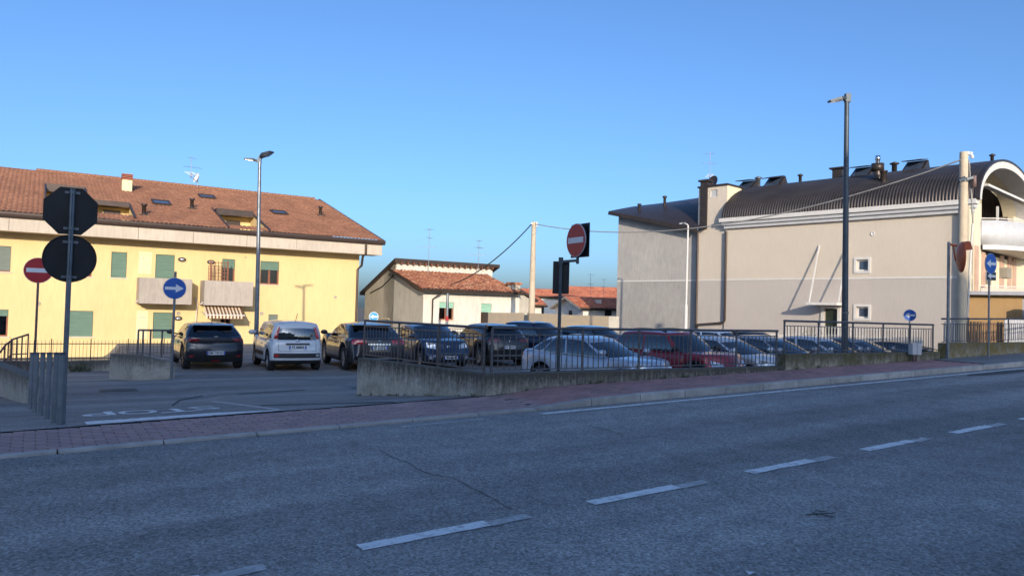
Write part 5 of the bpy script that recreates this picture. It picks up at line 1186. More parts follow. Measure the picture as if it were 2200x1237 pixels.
# skylight dormers, vents, chimney on the barrel
def broof(px, th): y, z = arc(th); x = GF.hy(px, 400, y)[0]; return x, y, z
for px, th in ((1664, 1.08), (1605, 1.25), (1853, 1.22), (1966, 1.22)):
    x, y, z = broof(px, th); sl_ = -(math.pi / 2 - th) * .55; mb = MB(); w, l, h = 1.15, 1.3, .35
    Mx = Matrix.Translation((x, y, z - .05)) @ Matrix.Rotation(sl_ - .32, 4, 'X')
    mb.add([(-w / 2, -l / 2, -.4), (w / 2, -l / 2, -.4), (w / 2, l / 2, -.2), (-w / 2, l / 2, -.2), (-w / 2, -l / 2, h), (w / 2, -l / 2, h), (w / 2, l / 2, h * .55), (-w / 2, l / 2, h * .55)], [(0, 1, 2, 3), (4, 5, 6, 7), (0, 1, 5, 4), (1, 2, 6, 5), (2, 3, 7, 6), (3, 0, 4, 7)]); mb.xform(Mx); sk = part('skylight', mb, M['brown_metal'], gb)
    mb = MB(); k = (h * .55 - h) / l
    mb.add([(-w / 2 + .12, -l / 2 + .12, h + k * .12 + .02), (w / 2 - .12, -l / 2 + .12, h + k * .12 + .02), (w / 2 - .12, l / 2 - .12, h + k * (l - .12) + .02), (-w / 2 + .12, l / 2 - .12, h + k * (l - .12) + .02)], [(0, 1, 2, 3)]); mb.xform(Mx); part('pane', mb, M['skylight'], sk)
    mb = MB(); mb.add([(-w / 2 + .05, -l / 2, h + .02), (w / 2 - .05, -l / 2, h + .02), (w / 2 - .05, l / 4, h + .38), (-w / 2 + .05, l / 4, h + .38), (-w / 2 + .05, -l / 2, h + .07), (w / 2 - .05, -l / 2, h + .07), (w / 2 - .05, l / 4, h + .43), (-w / 2 + .05, l / 4, h + .43)], [(0, 1, 2, 3), (4, 5, 6, 7), (0, 1, 5, 4), (1, 2, 6, 5), (2, 3, 7, 6), (3, 0, 4, 7)]); mb.xform(Mx); part('raised_sash', mb, M['brown_metal'], sk)
for px, th, r, h in ((1629, 1.35, .14, .8), (1719, 1.45, .1, .7), (1921, 1.45, .15, .75), (2131, 1.5, .09, .6)):
    x, y, z = broof(px, th); mb = MB(); mb.lathe([(r, -.3), (r, h * .75), (r * 1.8, h * .78), (r * 1.8, h * .86), (0, h)], 10, (x, y, z)); part('roof_vent', mb, M['galv'] if px == 1629 else M['brown_metal'], gb)
x, y, z = broof(1802, 1.4); mb = MB(); mb.box(x - .3, x + .3, y - .3, y + .3, z - .2, z + .62); bc = part('boxed_chimney', mb, M['brown_metal'], gb); mb = MB(); mb.box(x - .45, x + .45, y - .45, y + .45, z + .63, z + .72); part('chimney_cap', mb, M['brown_metal'], bc)
x, y, z = broof(1885, .78); hh = GF.hy(1885, 352, y)[1] - z
mb = MB(); mb.lathe([(.22, -.4), (.22, hh - .42)], 20, (x, y, z)); fl = part('round_flue', mb, M['brown_metal'], gb)
mb = MB(); mb.lathe([(.2, hh - .42), (.34, hh - .42), (.34, hh), (.2, hh), (0, hh - .05)], 20, (x, y, z)); part('flue_collar', mb, M['brown_metal'], fl)
mb = MB(); mb.lathe([(.11, hh), (.11, hh + .2), (.15, hh + .24), (.13, hh + .45), (0, hh + .47)], 12, (x, y, z)); part('cowl', mb, M['chrome'], fl)
x2, y2, z2 = broof(1898, .62); mb = MB(); mb.lathe([(.16, -.3), (.16, .5), (.22, .52), (.22, .58), (0, .6)], 12, (x2, y2, z2)); part('roof_vent', mb, M['brown_metal'], gb)
x, z = GF.hy(1526, 326, -1.5); antenna('tall tv antenna on the tower of the grey block', GF, x, -1.5, zT, z, [(.95, .4, .6, 6, .5), (.7, 1.0, .9, 8, .5), (.38, 2.2, 1.3, 10, .6)])
x, z = GF.hy(1532, 398, -1.2); dish('dark satellite dish on the tower of the grey block', GF, x, -1.2, zT + .05, .5, 1.35, 'gutter')
# fence and low wall before the grey block
yF = 3.4; xa, xb = gx(1985, yF), gx(1395, yF); zt0 = gz(1800, 723, yF); zt1 = gz(1800, 701, yF); zl = gz(1550, 707, yF)
mb = MB(); mb.box(xa, xb, yF, yF + .2, ZG, zt0); single('low_concrete_wall', mb, M['house_cream'], 'pale low wall under the white barred fence by the grey block', 'low wall', GF, (xa, yF, ZG))
fe = thing('bar_fence', 'white barred fence at the foot of the grey block', 'fence', GF, (xa, yF + .1, zt0)); xm = gx(1688, yF)
for z in (zt0 + .08, zt1 - .06): mb = MB(); mb.bar((xa, yF + .1, z), (xm, yF + .1, z), .04, .03); part('rail', mb, M['fence_white'], fe)
pm_ = MB(); pm_.cbox((0, 0, 0), .03, .03, zt1 - zt0); pm_ = pm_.mesh('bar', M['fence_white'])
for k in range(int((xm - xa) / .16)): inst('bar', pm_, fe, (xa + .08 + .16 * k, yF + .1, (zt0 + zt1) / 2))
# ================= ochre shed, gate and slat fences at the right edge
Ys = 27.0; p0 = P(2081, 640, Ys); zs1 = P(2100, 634, Ys)[2]
sh = thing('shed', 'ochre rendered shed with flat grey roof and grey door at the right edge', 'shed', WF, (p0[0], Ys, LOT + .6), None, -.5)
b0 = LOT + .6; H = zs1 - b0
da = 1.62; dz = P(2165, 641, Ys)[2] - b0
mb = MB(); facade(mb, 0, da, 0, H, 0, [], .1, 1); mb.box(da, 8, .001, 3, dz, H); mb.box(0.001, da, .002, 3, 0, H - .01); mb.box(da + 1.2, 8, 0, 3, 0, dz - .01); part('wall', mb, M['shed'], sh)
mb = MB(); mb.box(-.15, 8.2, -.35, 3.3, H + .003, H + .13); part('flat_roof', mb, M['shed_door'], sh)
mb = MB(); mb.box(da + .005, da + 1.2, .05, .09, 0, dz - .01); dd = part('door', mb, M['shed_door'], sh); mb = MB(); mb.box(da + .25, da + .6, .03, .048, dz - .4, dz - .32); part('door_plate', mb, M['sign_white'], dd)
a, b, c, d = [1.75, 2.2, P(2178, 682, Ys - .5)[2] - b0, P(2178, 656, Ys - .5)[2] - b0]
mb = MB(); mb.box(a, b, -.75, -.45, c, d); ab = part('wall_cabinet', mb, M['shed_door'], sh); mb = MB(); mb.box(b - .09, b - .03, -.765, -.752, c + .03, d - .03); mb.box(a + .03, b - .03, -.765, -.752, d - .09, d - .031); mb.box((a + b) / 2 - .02, (a + b) / 2 + .02, -.763, -.752, c, d - .1); part('cabinet_frame', mb, M['trim'], ab)
mb = MB(); mb.box(a + .02, b - .02, -.45, .0, c - .05, c + .02); part('bracket', mb, M['steel_dark'], ab)
def slat_fence(label, px0, px1, Y, yt, yb2, mat, w, gap, name='slat_fence'):
    a, b = P(px0, 700, Y)[0], P(px1, 700, Y)[0]; zt, zb2 = P(px0, yt, Y)[2], P(px0, yb2, Y)[2]
    t_ = thing(name, label, 'fence', WF, (a, Y, zb2), None, 0); pm_ = MB(); pm_.cbox((0, 0, (zt - zb2) / 2), w, .03, zt - zb2); pm_ = pm_.mesh('slat', M[mat])
    n = int((b - a) / gap)
    for k in range(n + 1): inst('slat', pm_, t_, (gap * k, 0, 0))
    for z in (.12, zt - zb2 - .12): mb = MB(); mb.bar((0, .03, z), (b - a, .03, z), .03, .05); part('rail', mb, M[mat], t_)
slat_fence('pale barred fence section between the mirror pole and the shed', 2030, 2074, 25.5, 690, 735, 'fence_white', .03, .16)
slat_fence('brown slatted fence in front of the ochre shed', 2079, 2157, 25.3, 690, 738, 'fence_wood', .07, .115)
slat_fence('grey boarded gate at the right edge in front of the shed door', 2161, 2230, 25.0, 686, 742, 'shed_door', .1, .108, 'gate')
p = P(2188, 690, 58); house('red roofed house showing behind the barrel roof at the right edge', p[0], p[1], 1.2, 12, 9, -3, P(2190, 445, 58)[2], P(2190, 360, 58)[2], 'wing', 'tile_red')
# ================= houses across the street, behind the camera, heights and gaps set by the shade they throw
def block(label, t0, t1, q0, q1, zt, wall, floors, seedk):
    zb = zroad((t0 + t1) / 2, q0) + .1; t_ = thing('townhouse', label, 'townhouse', RF, (t0, q1, zb)); rnd = random.Random(seedk)
    n = max(1, int((t1 - t0) / 3.2)); holes = []
    for f in range(floors):
        for k in range(n):
            xm = t0 + (t1 - t0) * (k + .5) / n; z0 = zb + .9 + 2.9 * f
            if z0 + 1.4 < zt - .3: holes.append((xm - .55, xm + .55, z0, z0 + 1.4))
    mb = MB(); facade(mb, t0, t1, zb - .5, zt, q1, holes, .15, -1); mb.box(t0, t1, q0, q1 - 1.2, zb - .5, zt); mb.box(t0, t0 + .1, q1 - 1.3, q1 - .01, zb - .5, zt - .01); mb.box(t1 - .1, t1, q1 - 1.3, q1 - .01, zb - .5, zt - .01); mb.box(t0 + .1, t1 - .1, q1 - 1.25, q1 - .01, zt - .2, zt - .02); part('wall', mb, M[wall], t_)
    for h in holes: window(t_, *h, q1, -1, 'half', .15, 'shutter', rnd.choice((.2, .5, .9)), 'wood', 'curtain')
    mb = MB(); mb.box(t0 - .15, t1 + .15, q0 - .2, q1 + .3, zt + .003, zt + .15); part('roof_slab', mb, M['gutter'], t_)
block('long plastered apartment house across the street behind the viewer', -75, -22.42, -46, -34, 13.0, 'front_wall', 5, 1)
block('taller plastered apartment house across the street behind the viewer', -22.4, -19.2, -46, -34, 14.4, 'house_cream', 5, 2)  # unseen raised bump in the row, added to keep the double lamp's lower pole shaded
block('plain cream apartment house across the street to the right behind the viewer', -19.18, .9, -46, -34, 13.0, 'front_wall', 5, 3)
block('two storey house across the street at the far right', 0.92, 3.7, -44, -34, 8.6, 'house_cream', 3, 4)
# weeds and twigs
def twig_plant(label, F, x, y, z, h, n, name='bush', leaf=0):
    t_ = thing(name, label, 'plant', F, (x, y, z)); mb = MB(); lf = MB(); rnd = random.Random(int(abs(x * 97 + y * 31)))
    for k in range(n):
        a = rnd.uniform(0, 6.28); l = h * rnd.uniform(.5, 1); p = Vector((x, y, z)); d = Vector((math.cos(a) * .5, math.sin(a) * .5, 1)).normalized(); pts = [p]
        for i in range(3): d = (d + Vector((rnd.uniform(-.35, .35), rnd.uniform(-.35, .35), .1))).normalized(); p = p + d * l / 3; pts.append(p)
        mb.tube(pts, .014 * h, 5, 0, True, .004 * h)
        for q in pts[1:]:
            for _ in range(leaf):
                c = q + Vector((rnd.uniform(-.12, .12), rnd.uniform(-.12, .12), rnd.uniform(-.1, .1))) * h; u = Vector((rnd.uniform(-1, 1), rnd.uniform(-1, 1), rnd.uniform(-1, 1))).normalized() * .035 * h; v = u.cross(Vector((rnd.random(), rnd.random(), rnd.random()))).normalized() * .02 * h
                lf.add([c - u, c + v, c + u, c - v], [(0, 1, 2, 3)])
    part('stem', mb, M['twig'], t_)
    if leaf: part('foliage', lf, M['leaf'], t_)
for i, px in enumerate((158, 172, 190)):
    x = RF.hy(px, 790, QF - .15)[0]; twig_plant(['leftmost weed on the low wall under the iron fence', 'middle weed on the low wall under the iron fence', 'right weed on the low wall under the iron fence'][i], RF, x, QF - .08, zf0 - .45, .55, 9, 'weed', 14)
x, z = RF.hy(893, 695, 24.5); twig_plant('bare twiggy shrub before the grey gable', RF, x, 24.5, z - 1.2, 1.9, 8, 'shrub', 0)
x, z = GF.hy(1745, 715, yF - .6); twig_plant('dark shrub behind the fence at the block door', GF, x, yF - .6, z - .8, 1.1, 14, 'shrub', 16)
# ------------------------------------------------------------------ parked cars
def pwl(tab, x): return lerp_tab(tab, x)
def smooth_tab(tab, x, h=.10):                      # softened profile
    return (lerp_tab(tab, x - h) + 2 * lerp_tab(tab, x) + lerp_tab(tab, x + h)) / 4
class Car:
    def __init__(s, label, X, Y, head, L, W, H, paint, wb, fo, R=.31, z=LOT, clr=.2, belt=(.95, .98), hood=(.98, .86, .70), cowl=None, wtop=None, rtop=None, rwb=None,
                 tail=((0, -.06), (.35, 0), (.7, -.03), (1, -.10)), nose=((0, -.05), (.3, 0), (.6, -.04), (1, -.22)), rearbow=.10, frontbow=.28, clad=False, rails=None,
                 rw_frac=(.02, .80), quarter=True, spokes=7, rim='rim', roofpaint=None, tumble=.13, glass='glass', rear=None, front=None, plate=None, trim=False, sidewin=(.0, .47, .86), third=True, roofcurve=.05, rwid=1.0):
        s.__dict__.update(locals()); s.build()
    def zlow(s, x):
        z = s.clr + .03 * (abs(x) / (s.L / 2)) ** 4 * 2
        for xw in s.xw:
            Ra = s.R + .065
            if abs(x - xw) < Ra: z = max(z, s.R + math.sqrt(max(0, Ra * Ra - (x - xw) ** 2)))
        return z
    def ztop(s, x):
        h = s.L / 2
        return smooth_tab([(-h, s.belt[0] - .0), (s.cowl - .3, s.belt[1]), (s.cowl, s.hood[0]), ((s.cowl + h) * .55, s.hood[1] + .035), (h - .12, s.hood[1]), (h, s.hood[2])], x, .07)
    def warp(s, p):
        x, y, c = p; h = s.L / 2; zl, zt = s.zlow(x), s.ztop(x)
        k = max(0, abs(x) - h + .75) / .75
        w = 1 - .13 * k ** 2.2 if x > 0 else 1 - .09 * k ** 2.4
        w *= lerp_tab([(0, .955), (.2, .99), (.45, 1.0), (.62, .992), (.8, .975), (1, .945)], c)
        # a shoulder crease along the flank
        w *= 1 + .012 * math.exp(-((c - .68) / .06) ** 2)
        ny = abs(y) / (s.W / 2)
        z = zl + c * (zt - zl)
        if c > .95: z += .03 * (1 - ny ** 2) * (1 if x > s.cowl else .4)
        fw = max(0, (x - h + .9) / .9); rw = max(0, (-x - h + .7) / .7)
        if fw > 0: x += (lerp_tab(s.nose, c) - s.frontbow * ny ** 2.2) * fw ** 2
        if rw > 0: x -= (lerp_tab(s.tail, c) - s.rearbow * ny ** 2.4) * rw ** 2
        return (x, y * w, z)
    def build(s):
        L, W, H = s.L, s.W, s.H; h = L / 2; s.xw = (h - s.fo, h - s.fo - s.wb)
        s.cowl = h - .95 if s.cowl is None else s.cowl
        t = thing('parked_car', s.label, 'car', WF, (s.X, s.Y, s.z), 'cars parked in the car park', math.radians(s.head)); s.t = t
        paint = M[s.paint]
        # lower body: rounded box lattice, warped
        r = .11
        xs = [-h, -h + r * .25, -h + r * .6, -h + r] + [h - r, h - r * .6, h - r * .25, h] + rng(-h + r, h - r, 30)
        for xw in s.xw:
            Ra = s.R + .065
            xs += [xw + Ra * math.cos(a * math.pi / 14) * .999 for a in range(15)] + [xw + Ra * 1.004, xw - Ra * 1.004]
        xs = sorted(set(round(x, 4) for x in xs)); xs = [x for i, x in enumerate(xs) if i == 0 or x - xs[i - 1] > .006]
        ys = sorted(set([-W / 2, -W / 2 + r * .3, -W / 2 + r, W / 2 - r, W / 2 - r * .3, W / 2] + rng(-W / 2 + r, W / 2 - r, 10)))
        zs = [0, .04, .12, .22, .34, .46, .58, .66, .72, .8, .88, .95, 1]
        Hn = .75; idx = {}; V = []
        nx, ny, nz = len(xs), len(ys), len(zs)
        def vid(i, j, k):
            if (i, j, k) not in idx:
                p = Vector((xs[i], ys[j], zs[k] * Hn)); q = Vector((min(max(p.x, -h + r), h - r), min(max(p.y, -W / 2 + r), W / 2 - r), min(max(p.z, r), Hn - r))); d = p - q
                if d.length > 1e-6: p = q + d.normalized() * min(r, d.length * 1.0) if sum(abs(v) > 1e-5 for v in d) > 1 else p
                idx[(i, j, k)] = len(V); V.append(s.warp((p.x, p.y, p.z / Hn)))
            return idx[(i, j, k)]
        F = []; mi = []
        def quad(a, b, c, d, m): F.append((a, b, c, d)); mi.append(m)
        for i in range(nx - 1):
            xm = (xs[i] + xs[i + 1]) / 2
            for k in range(nz - 1):
                low = zs[k + 1] < .13 or (s.clad and (zs[k + 1] < .23 or any(abs(xm - xw) < s.R + .12 and zs[k + 1] < .36 for xw in s.xw)))
                for j in (0, ny - 1): quad(vid(i, j, k), vid(i + 1, j, k), vid(i + 1, j, k + 1), vid(i, j, k + 1), 1 if low else 0)
            for j in range(ny - 1):
                cab = s.rwb + .12 < xm < s.cowl - .1 and abs((ys[j] + ys[j + 1]) / 2) < W / 2 - .16
                quad(vid(i, j, nz - 1), vid(i + 1, j, nz - 1), vid(i + 1, j + 1, nz - 1), vid(i, j + 1, nz - 1), 2 if cab else 0)
                quad(vid(i, j, 0), vid(i + 1, j, 0), vid(i + 1, j + 1, 0), vid(i, j + 1, 0), 1)
        for i in (0, nx - 1):
            for j in range(ny - 1):
                for k in range(nz - 1): quad(vid(i, j, k), vid(i, j + 1, k), vid(i, j + 1, k + 1), vid(i, j, k + 1), 1 if zs[k + 1] < .13 or (s.clad and zs[k + 1] < .3) else 0)
        mb = MB(); mb.add(V, F, 0, True); mb.m = mi
        body = part('body', mb, [paint, M['plastic'], M['seat']], t); s.body = body
        s.bvh = BVHTree.FromPolygons([Vector(v) for v in V], F)
        mb = MB(); mb.box(s.xw[1] - s.R - .1, s.xw[0] + s.R + .1, -W / 2 + .26, W / 2 - .26, s.clr + .02, .62); part('underbody', mb, M['plastic'], t)
        s.cabin(); s.wheels()
        # side details by projecting onto the body
        for sd in (-1, 1):
            yb_ = s.cowl - .25; d1 = s.bx; d2 = (s.bx + s.sidebelt[-2]) / 2 if False else s.bx
            for xa in (s.cowl - .22, s.bx, s.bx - .95):
                if s.zlow(xa) < .45 or xa > s.xw[1] + s.R: s.sidepatch('door_seam', sd, [(xa - .006, s.clr + .16 if s.zlow(xa) < .4 else s.zlow(xa)), (xa + .006, s.clr + .16 if s.zlow(xa) < .4 else s.zlow(xa)), (xa + .006, s.ztop(xa) - .04), (xa - .006, s.ztop(xa) - .04)], 'ink', .002, 1, 8)
            for xa in (s.bx + .14, s.bx - .75): s.sidepatch('door_handle', sd, [(xa - .09, s.ztop(xa) - .19), (xa + .09, s.ztop(xa) - .18), (xa + .09, s.ztop(xa) - .15), (xa - .09, s.ztop(xa) - .16)], s.paint if not s.clad else 'plastic', .028, 4, 1)
            mb = MB(); xm = s.cowl - .30; zm = s.ztop(xm) + .12; ym = s.W / 2 - .02
            mb.lathe([(0, -.09), (.06, -.085), (.1, -.04), (.105, .02), (.09, .05), (0, .055)], 12, (0, 0, 0), 'x'); mb.v = [(xm + x * .9, sd * (ym + .12 + y * 1.15), zm + z * .78) for x, y, z in mb.v]
            wm = part('wing_mirror', mb, M['plastic'] if s.clad else paint, t); mb = MB(); mb.bar((xm + .03, sd * (ym - .09), zm - .07), (xm, sd * (ym + .06), zm - .03), .06, .04); part('mirror_foot', mb, M['plastic'], wm)
        if s.rear: s.rear(s)
        if s.front: s.front(s)
    def cabin(s):
        L, W, H = s.L, s.W, s.H; h = L / 2; t = s.t; paint = M[s.roofpaint or s.paint]
        yb = W / 2 * .935; yr = W / 2 - s.tumble - .06
        cw, wt, rt, rb = s.cowl, s.wtop, s.rtop, s.rwb
        zb = lambda x: s.ztop(x) - .015
        def rz(x): k = (x - (wt + rt) / 2) / ((wt - rt) / 2); return H - .075 - s.roofcurve * abs(k) ** 2.2 - (.03 if k < -.9 else 0)
        ribs = []                                       # (belt pt, roof pt, panel name after it), from the front centre to the rear centre, left side
        nf = 8
        for i in range(nf + 1):
            v = i / nf; ribs.append([(cw + .10 - .34 * v ** 2.2, yb * .93 * v, zb(cw - .2) + .0), (wt + .06 - .20 * v ** 2.2, (yr - .03) * v, rz(wt) + .045 * (1 - v * v)), 'windscreen'])
        ribs[-1][2] = 'pillar'
        xa = cw - .42
        bx = (xa + rb) / 2 + .16; s.bx = bx
        ra = wt - .24
        brx = (ra + rt) / 2 + .12
        xd = rb + (.62 if s.third else .36); rd = rt + (.45 if s.third else .22)
        def bp(x): k = (x - (rb + xa) / 2) / ((xa - rb) / 2); return (x, yb * (1 - .045 * max(0, -k) ** 3 - .02 * max(0, k) ** 2), zb(x))
        def rp(x): k = (x - (ra + rt) / 2) / ((ra - rt) / 2); return (x, yr * (1 - .05 * max(0, -k) ** 3), rz(x))
        side = [(bp(xa), rp(ra), 'side_window')]
        n = 5
        for i in range(1, n + 1): k = i / n; side.append((bp(xa + (bx + .04 - xa) * k), rp(ra + (brx + .035 - ra) * k), 'side_window'))
        side[-1] = (*side[-1][:2], 'pillar')
        for i in range(n + 1): k = i / n; side.append((bp(bx - .04 + (xd + .04 - bx) * k), rp(brx - .035 + (rd + .03 - brx) * k), 'side_window2'))
        side[-1] = (*side[-1][:2], 'pillar')
        if s.third:
            for i in range(4): k = i / 3; side.append((bp(xd - .04 + (rb + .28 - xd) * k), rp(rd - .03 + (rt + .14 - rd) * k), 'quarter_window'))
            side[-1] = (*side[-1][:2], 'pillar')
        side += [(bp(rb + .12), rp(rt + .05), 'pillar')]
        ribs += [list(x) for x in side]
        nr = 6
        for i in range(nr + 1):
            v = 1 - i / nr; ribs.append([(rb - .02 + .10 * v ** 2.4 * s.rwid, yb * .90 * v * s.rwid, zb(rb) + .0), (rt - .05 + .07 * v ** 2.4 * s.rwid, (yr * .95 - .02) * v * s.rwid, rz(rt) + .03 * (1 - v * v)), 'rear_window'])
        s.sidebelt = [x[0][0] for x in side]
        def pt(rb_, v):
            a, b = Vector(rb_[0]), Vector(rb_[1]); p = a + (b - a) * v; bulge = .035 * 4 * v * (1 - v)
            n_ = Vector((p.x - (cw + rb) / 2 if abs(p.y) < yr * .7 else 0, p.y * 2.2, 0)).normalized() if True else 0
            return p + n_ * bulge
        frame = MB(); glass = {}
        lim = {'windscreen': (.0, .93), 'side_window': (.05, .90), 'side_window2': (.05, .90), 'quarter_window': (.10, .86), 'rear_window': s.rw_frac}
        for sd in (1, -1):
            for a, b in zip(ribs, ribs[1:]):
                nm = a[2]
                def strip_(mb, v0, v1, nv, sm=True):
                    vs_ = []
                    for rr_ in (a, b):
                        for j in range(nv + 1): p = pt(rr_, v0 + (v1 - v0) * j / nv); vs_.append((p.x, p.y * sd, p.z))
                    m = nv + 1; mb.add(vs_, [(j, m + j, m + j + 1, j + 1) for j in range(nv)], 0, sm)
                if nm == 'pillar': strip_(frame, 0, 1, 8)
                else:
                    l0, l1 = lim[nm]
                    if l0 > 0: strip_(frame, 0, l0, 1)
                    strip_(frame, l1, 1, 2)
                    key = (nm, 0 if nm in ('windscreen', 'rear_window') else sd)
                    strip_(glass.setdefault(key, MB()), l0, l1, 7)
        # roof skin
        loop = [Vector(r_[1]) for r_ in ribs]
        xmin, xmax = rt + .35, wt - .45
        lv = [1, .93, .8, .6, .35, 0.0]; m = len(loop)
        for sd in (1, -1):
            vs_ = []
            for k in lv:
                for p in loop:
                    xc = min(max(p.x, xmin), xmax); y = p.y * (k if p.y > .001 else 1)
                    x = xc + (p.x - xc) * k
                    zc_ = rz(min(max(x, rt), wt)) + .072 * (1 - (abs(y) / yr) ** 2.4)
                    z = p.z * (1 if k == 1 else 0) + (zc_ if k < 1 else 0)
                    vs_.append((x, y * sd, z))
            frame.add(vs_, [(i * m + j, i * m + j + 1, (i + 1) * m + j + 1, (i + 1) * m + j) for i in range(len(lv) - 1) for j in range(m - 1)], 0, True)
        me = frame.mesh('cabin_shell', paint)
        import bmesh
        bm = bmesh.new(); bm.from_mesh(me); bmesh.ops.remove_doubles(bm, verts=bm.verts, dist=.002); bmesh.ops.recalc_face_normals(bm, faces=bm.faces); bm.to_mesh(me); bm.free()
        part('cabin_shell', me, None, t)
        s.cabv = BVHTree.FromPolygons([v.co for v in me.vertices], [p.vertices[:] for p in me.polygons])
        for (nm, sd), g_ in glass.items():
            dk = s.glass if nm in ('windscreen', 'side_window') else ('glass_dark' if s.glass == 'glass_dark' else s.glass)
            part({'side_window2': 'side_window', 'quarter_window': 'side_window'}.get(nm, nm), g_, M[dk], t)
        s.zr = rz; s.yr = yr
        # seats and dashboard seen through the glass
        for y in (-.38, .38):
            for x in (bx + .05, bx - .85):
                mb = MB(); mb.box(x - .32, x - .2, y - .22, y + .22, .75, H - .42); mb.cbox((x - .27, y, H - .33), .09, .24, .17); part('seat', mb, M['seat'], t)
        mb = MB(); mb.box(cw - .75, cw - .2, -W / 2 + .25, W / 2 - .25, s.hood[0] - .2, s.hood[0] + .0); mb.lathe([(.17, -.015), (.19, 0), (.17, .015)], 14, (cw - .85, .36, s.hood[0] + .02), 'x'); part('dashboard', mb, M['seat'], t)
        mb = MB(); mb.bar((cw - .02, -.5, s.hood[0] + .015), (cw - .08, .08, s.hood[0] + .04), .025, .02); mb.bar((cw - .02, .12, s.hood[0] + .015), (cw - .08, .62, s.hood[0] + .04), .025, .02); part('wiper', mb, M['plastic'], t)
        if s.rails:
            for sd in (-1, 1):
                pts_ = [(wt - .25 - (wt - rt - .45) * k / 8, sd * (yr - .06), rz(wt - .25 - (wt - rt - .45) * k / 8) + .045 + .05 * math.sin(math.pi * k / 8) ** .5) for k in range(9)]
                mb = MB(); mb.tube(pts_, .022, 6); part('roof_rail', mb, M[s.rails], t)
    def wheels(s):
        R = s.R; ty = MB(); wd = .205
        ty.lathe([(R * .66, -wd / 2), (R * .93, -wd / 2), (R, -wd / 2 + .03), (R, wd / 2 - .03), (R * .93, wd / 2), (R * .66, wd / 2)], 28, (0, 0, 0), 'y')
        rm = MB(); rm.lathe([(R * .68, .09), (R * .63, .085), (R * .6, .03), (R * .2, .035), (0, .035)], 24, (0, 0, 0), 'y')
        for k in range(s.spokes):
            a = 2 * math.pi * k / s.spokes; c, s_ = math.cos(a), math.sin(a); w = .055 if s.spokes < 8 else .03
            rm.bar((c * R * .08, .07, s_ * R * .08), (c * R * .63, .088, s_ * R * .63), .022, w * 1.0, 0, (-s_, 0, c))
        rm.lathe([(.05, .07), (.05, .095), (0, .1)], 10, (0, 0, 0), 'y')
        tm, rmm = ty.mesh('tyre', M['tyre']), rm.mesh('rim', M[s.rim])
        for xw in s.xw:
            for sd in (-1, 1):
                hub = MB(); hub.lathe([(0, -.06), (.09, -.06), (.09, .03), (0, .03)], 12, (0, 0, 0), 'y')
                wh = part('wheel', hub.mesh('wheel', M['rim_dark']), None, s.t); wh.location = (xw, sd * (s.W / 2 - .125), R)
                for nm, me in (('tyre', tm), ('rim', rmm)):
                    o = bpy.data.objects.new(nm, me); COL.objects.link(o); o.parent = wh
                    if sd < 0: o.rotation_euler = (0, 0, math.pi)
    # projection of flat outlines on to the body
    def cast(s, axis, sgn, a, b):
        if axis == 'x':
            o, d = Vector((sgn * 6, a, b)), Vector((-sgn, 0, 0))
        else: o, d = Vector((a, sgn * 4, b)), Vector((0, -sgn, 0))
        best = None
        for tree in (s.bvh, s.cabv):
            hit = tree.ray_cast(o, d)
            if hit[0] is not None and (best is None or (hit[0] - o).length < (best - o).length): best = hit[0]
        return best
    def patch(s, name, axis, sgn, quad, mat, th, nu=4, nv=2, label=None, parent=None):
        (a0, b0), (a1, b1), (a2, b2), (a3, b3) = quad; P_ = []; out = Vector((sgn, 0, 0)) if axis == 'x' else Vector((0, sgn, 0))
        last = None
        for i in range(nu + 1):
            u = i / nu
            for j in range(nv + 1):
                v = j / nv; a = (a0 * (1 - u) + a1 * u) * (1 - v) + (a3 * (1 - u) + a2 * u) * v; b = (b0 * (1 - u) + b1 * u) * (1 - v) + (b3 * (1 - u) + b2 * u) * v
                p = s.cast(axis, sgn, a, b)
                if p is None: p = Vector((last.x, a, b)) if (axis == 'x' and last is not None) else (Vector((a, last.y, b)) if last is not None else Vector((sgn * s.L / 2, a, b)) if axis == 'x' else Vector((a, sgn * s.W / 2, b)))
                last = p; P_.append(p)
        m = nv + 1; N = len(P_); mb = MB()
        mb.add([p + out * th for p in P_], [(i * m + j, (i + 1) * m + j, (i + 1) * m + j + 1, i * m + j + 1) for i in range(nu) for j in range(nv)], 0, True)
        ed = [i * m for i in range(nu + 1)] + [nu * m + j for j in range(1, m)] + [i * m + nv for i in range(nu - 1, -1, -1)] + [j for j in range(nv - 1, 0, -1)]
        vs_ = [P_[e] + out * th for e in ed] + [P_[e] - out * .02 for e in ed]; k = len(ed)
        mb.add(vs_, [(i, (i + 1) % k, k + (i + 1) % k, k + i) for i in range(k)])
        return part(name, mb, M[mat], parent or s.t, label)
    def sidepatch(s, name, sd, quad, mat, th, nu, nv): return s.patch(name, 'y', sd, quad, mat, th, nu, nv)
    def both(s, name, sgn, quad, mat, th, nu=4, nv=2):
        for sd in (1, -1): s.patch(name, 'x', sgn, [(a * sd, b) for a, b in quad], mat, th, nu, nv)
    def plate_(s, sgn, zc, txt, w=.52, hh=.11, yc=0, tilt=0):
        p = s.cast('x', sgn, yc, zc); x = p.x + sgn * .012
        mb = MB(); mb.cbox((x, yc, zc), .012, w, hh); pl = part('number_plate', mb, M['plate'], s.t)
        for e in (-1, 1): mb = MB(); mb.cbox((x + sgn * .004, yc + e * (w / 2 - .02), zc), .008, .038, hh * .96); part('blue_band', mb, M['plate_blue'], pl)
        V, Fc = text_mesh(txt, hh * .98, .004); mb = MB(); mb.add([(x + sgn * .008, yc + sgn * v[0] * .86, zc + v[1] * .95) for v in V], Fc); part('plate_text', mb, M['ink'], pl)
M['p_navy'] = mat_car('blue black car paint', (.010, .012, .022), .3, .28, .02)
M['p_white'] = mat_car('white car paint', (.66, .68, .69), 0)
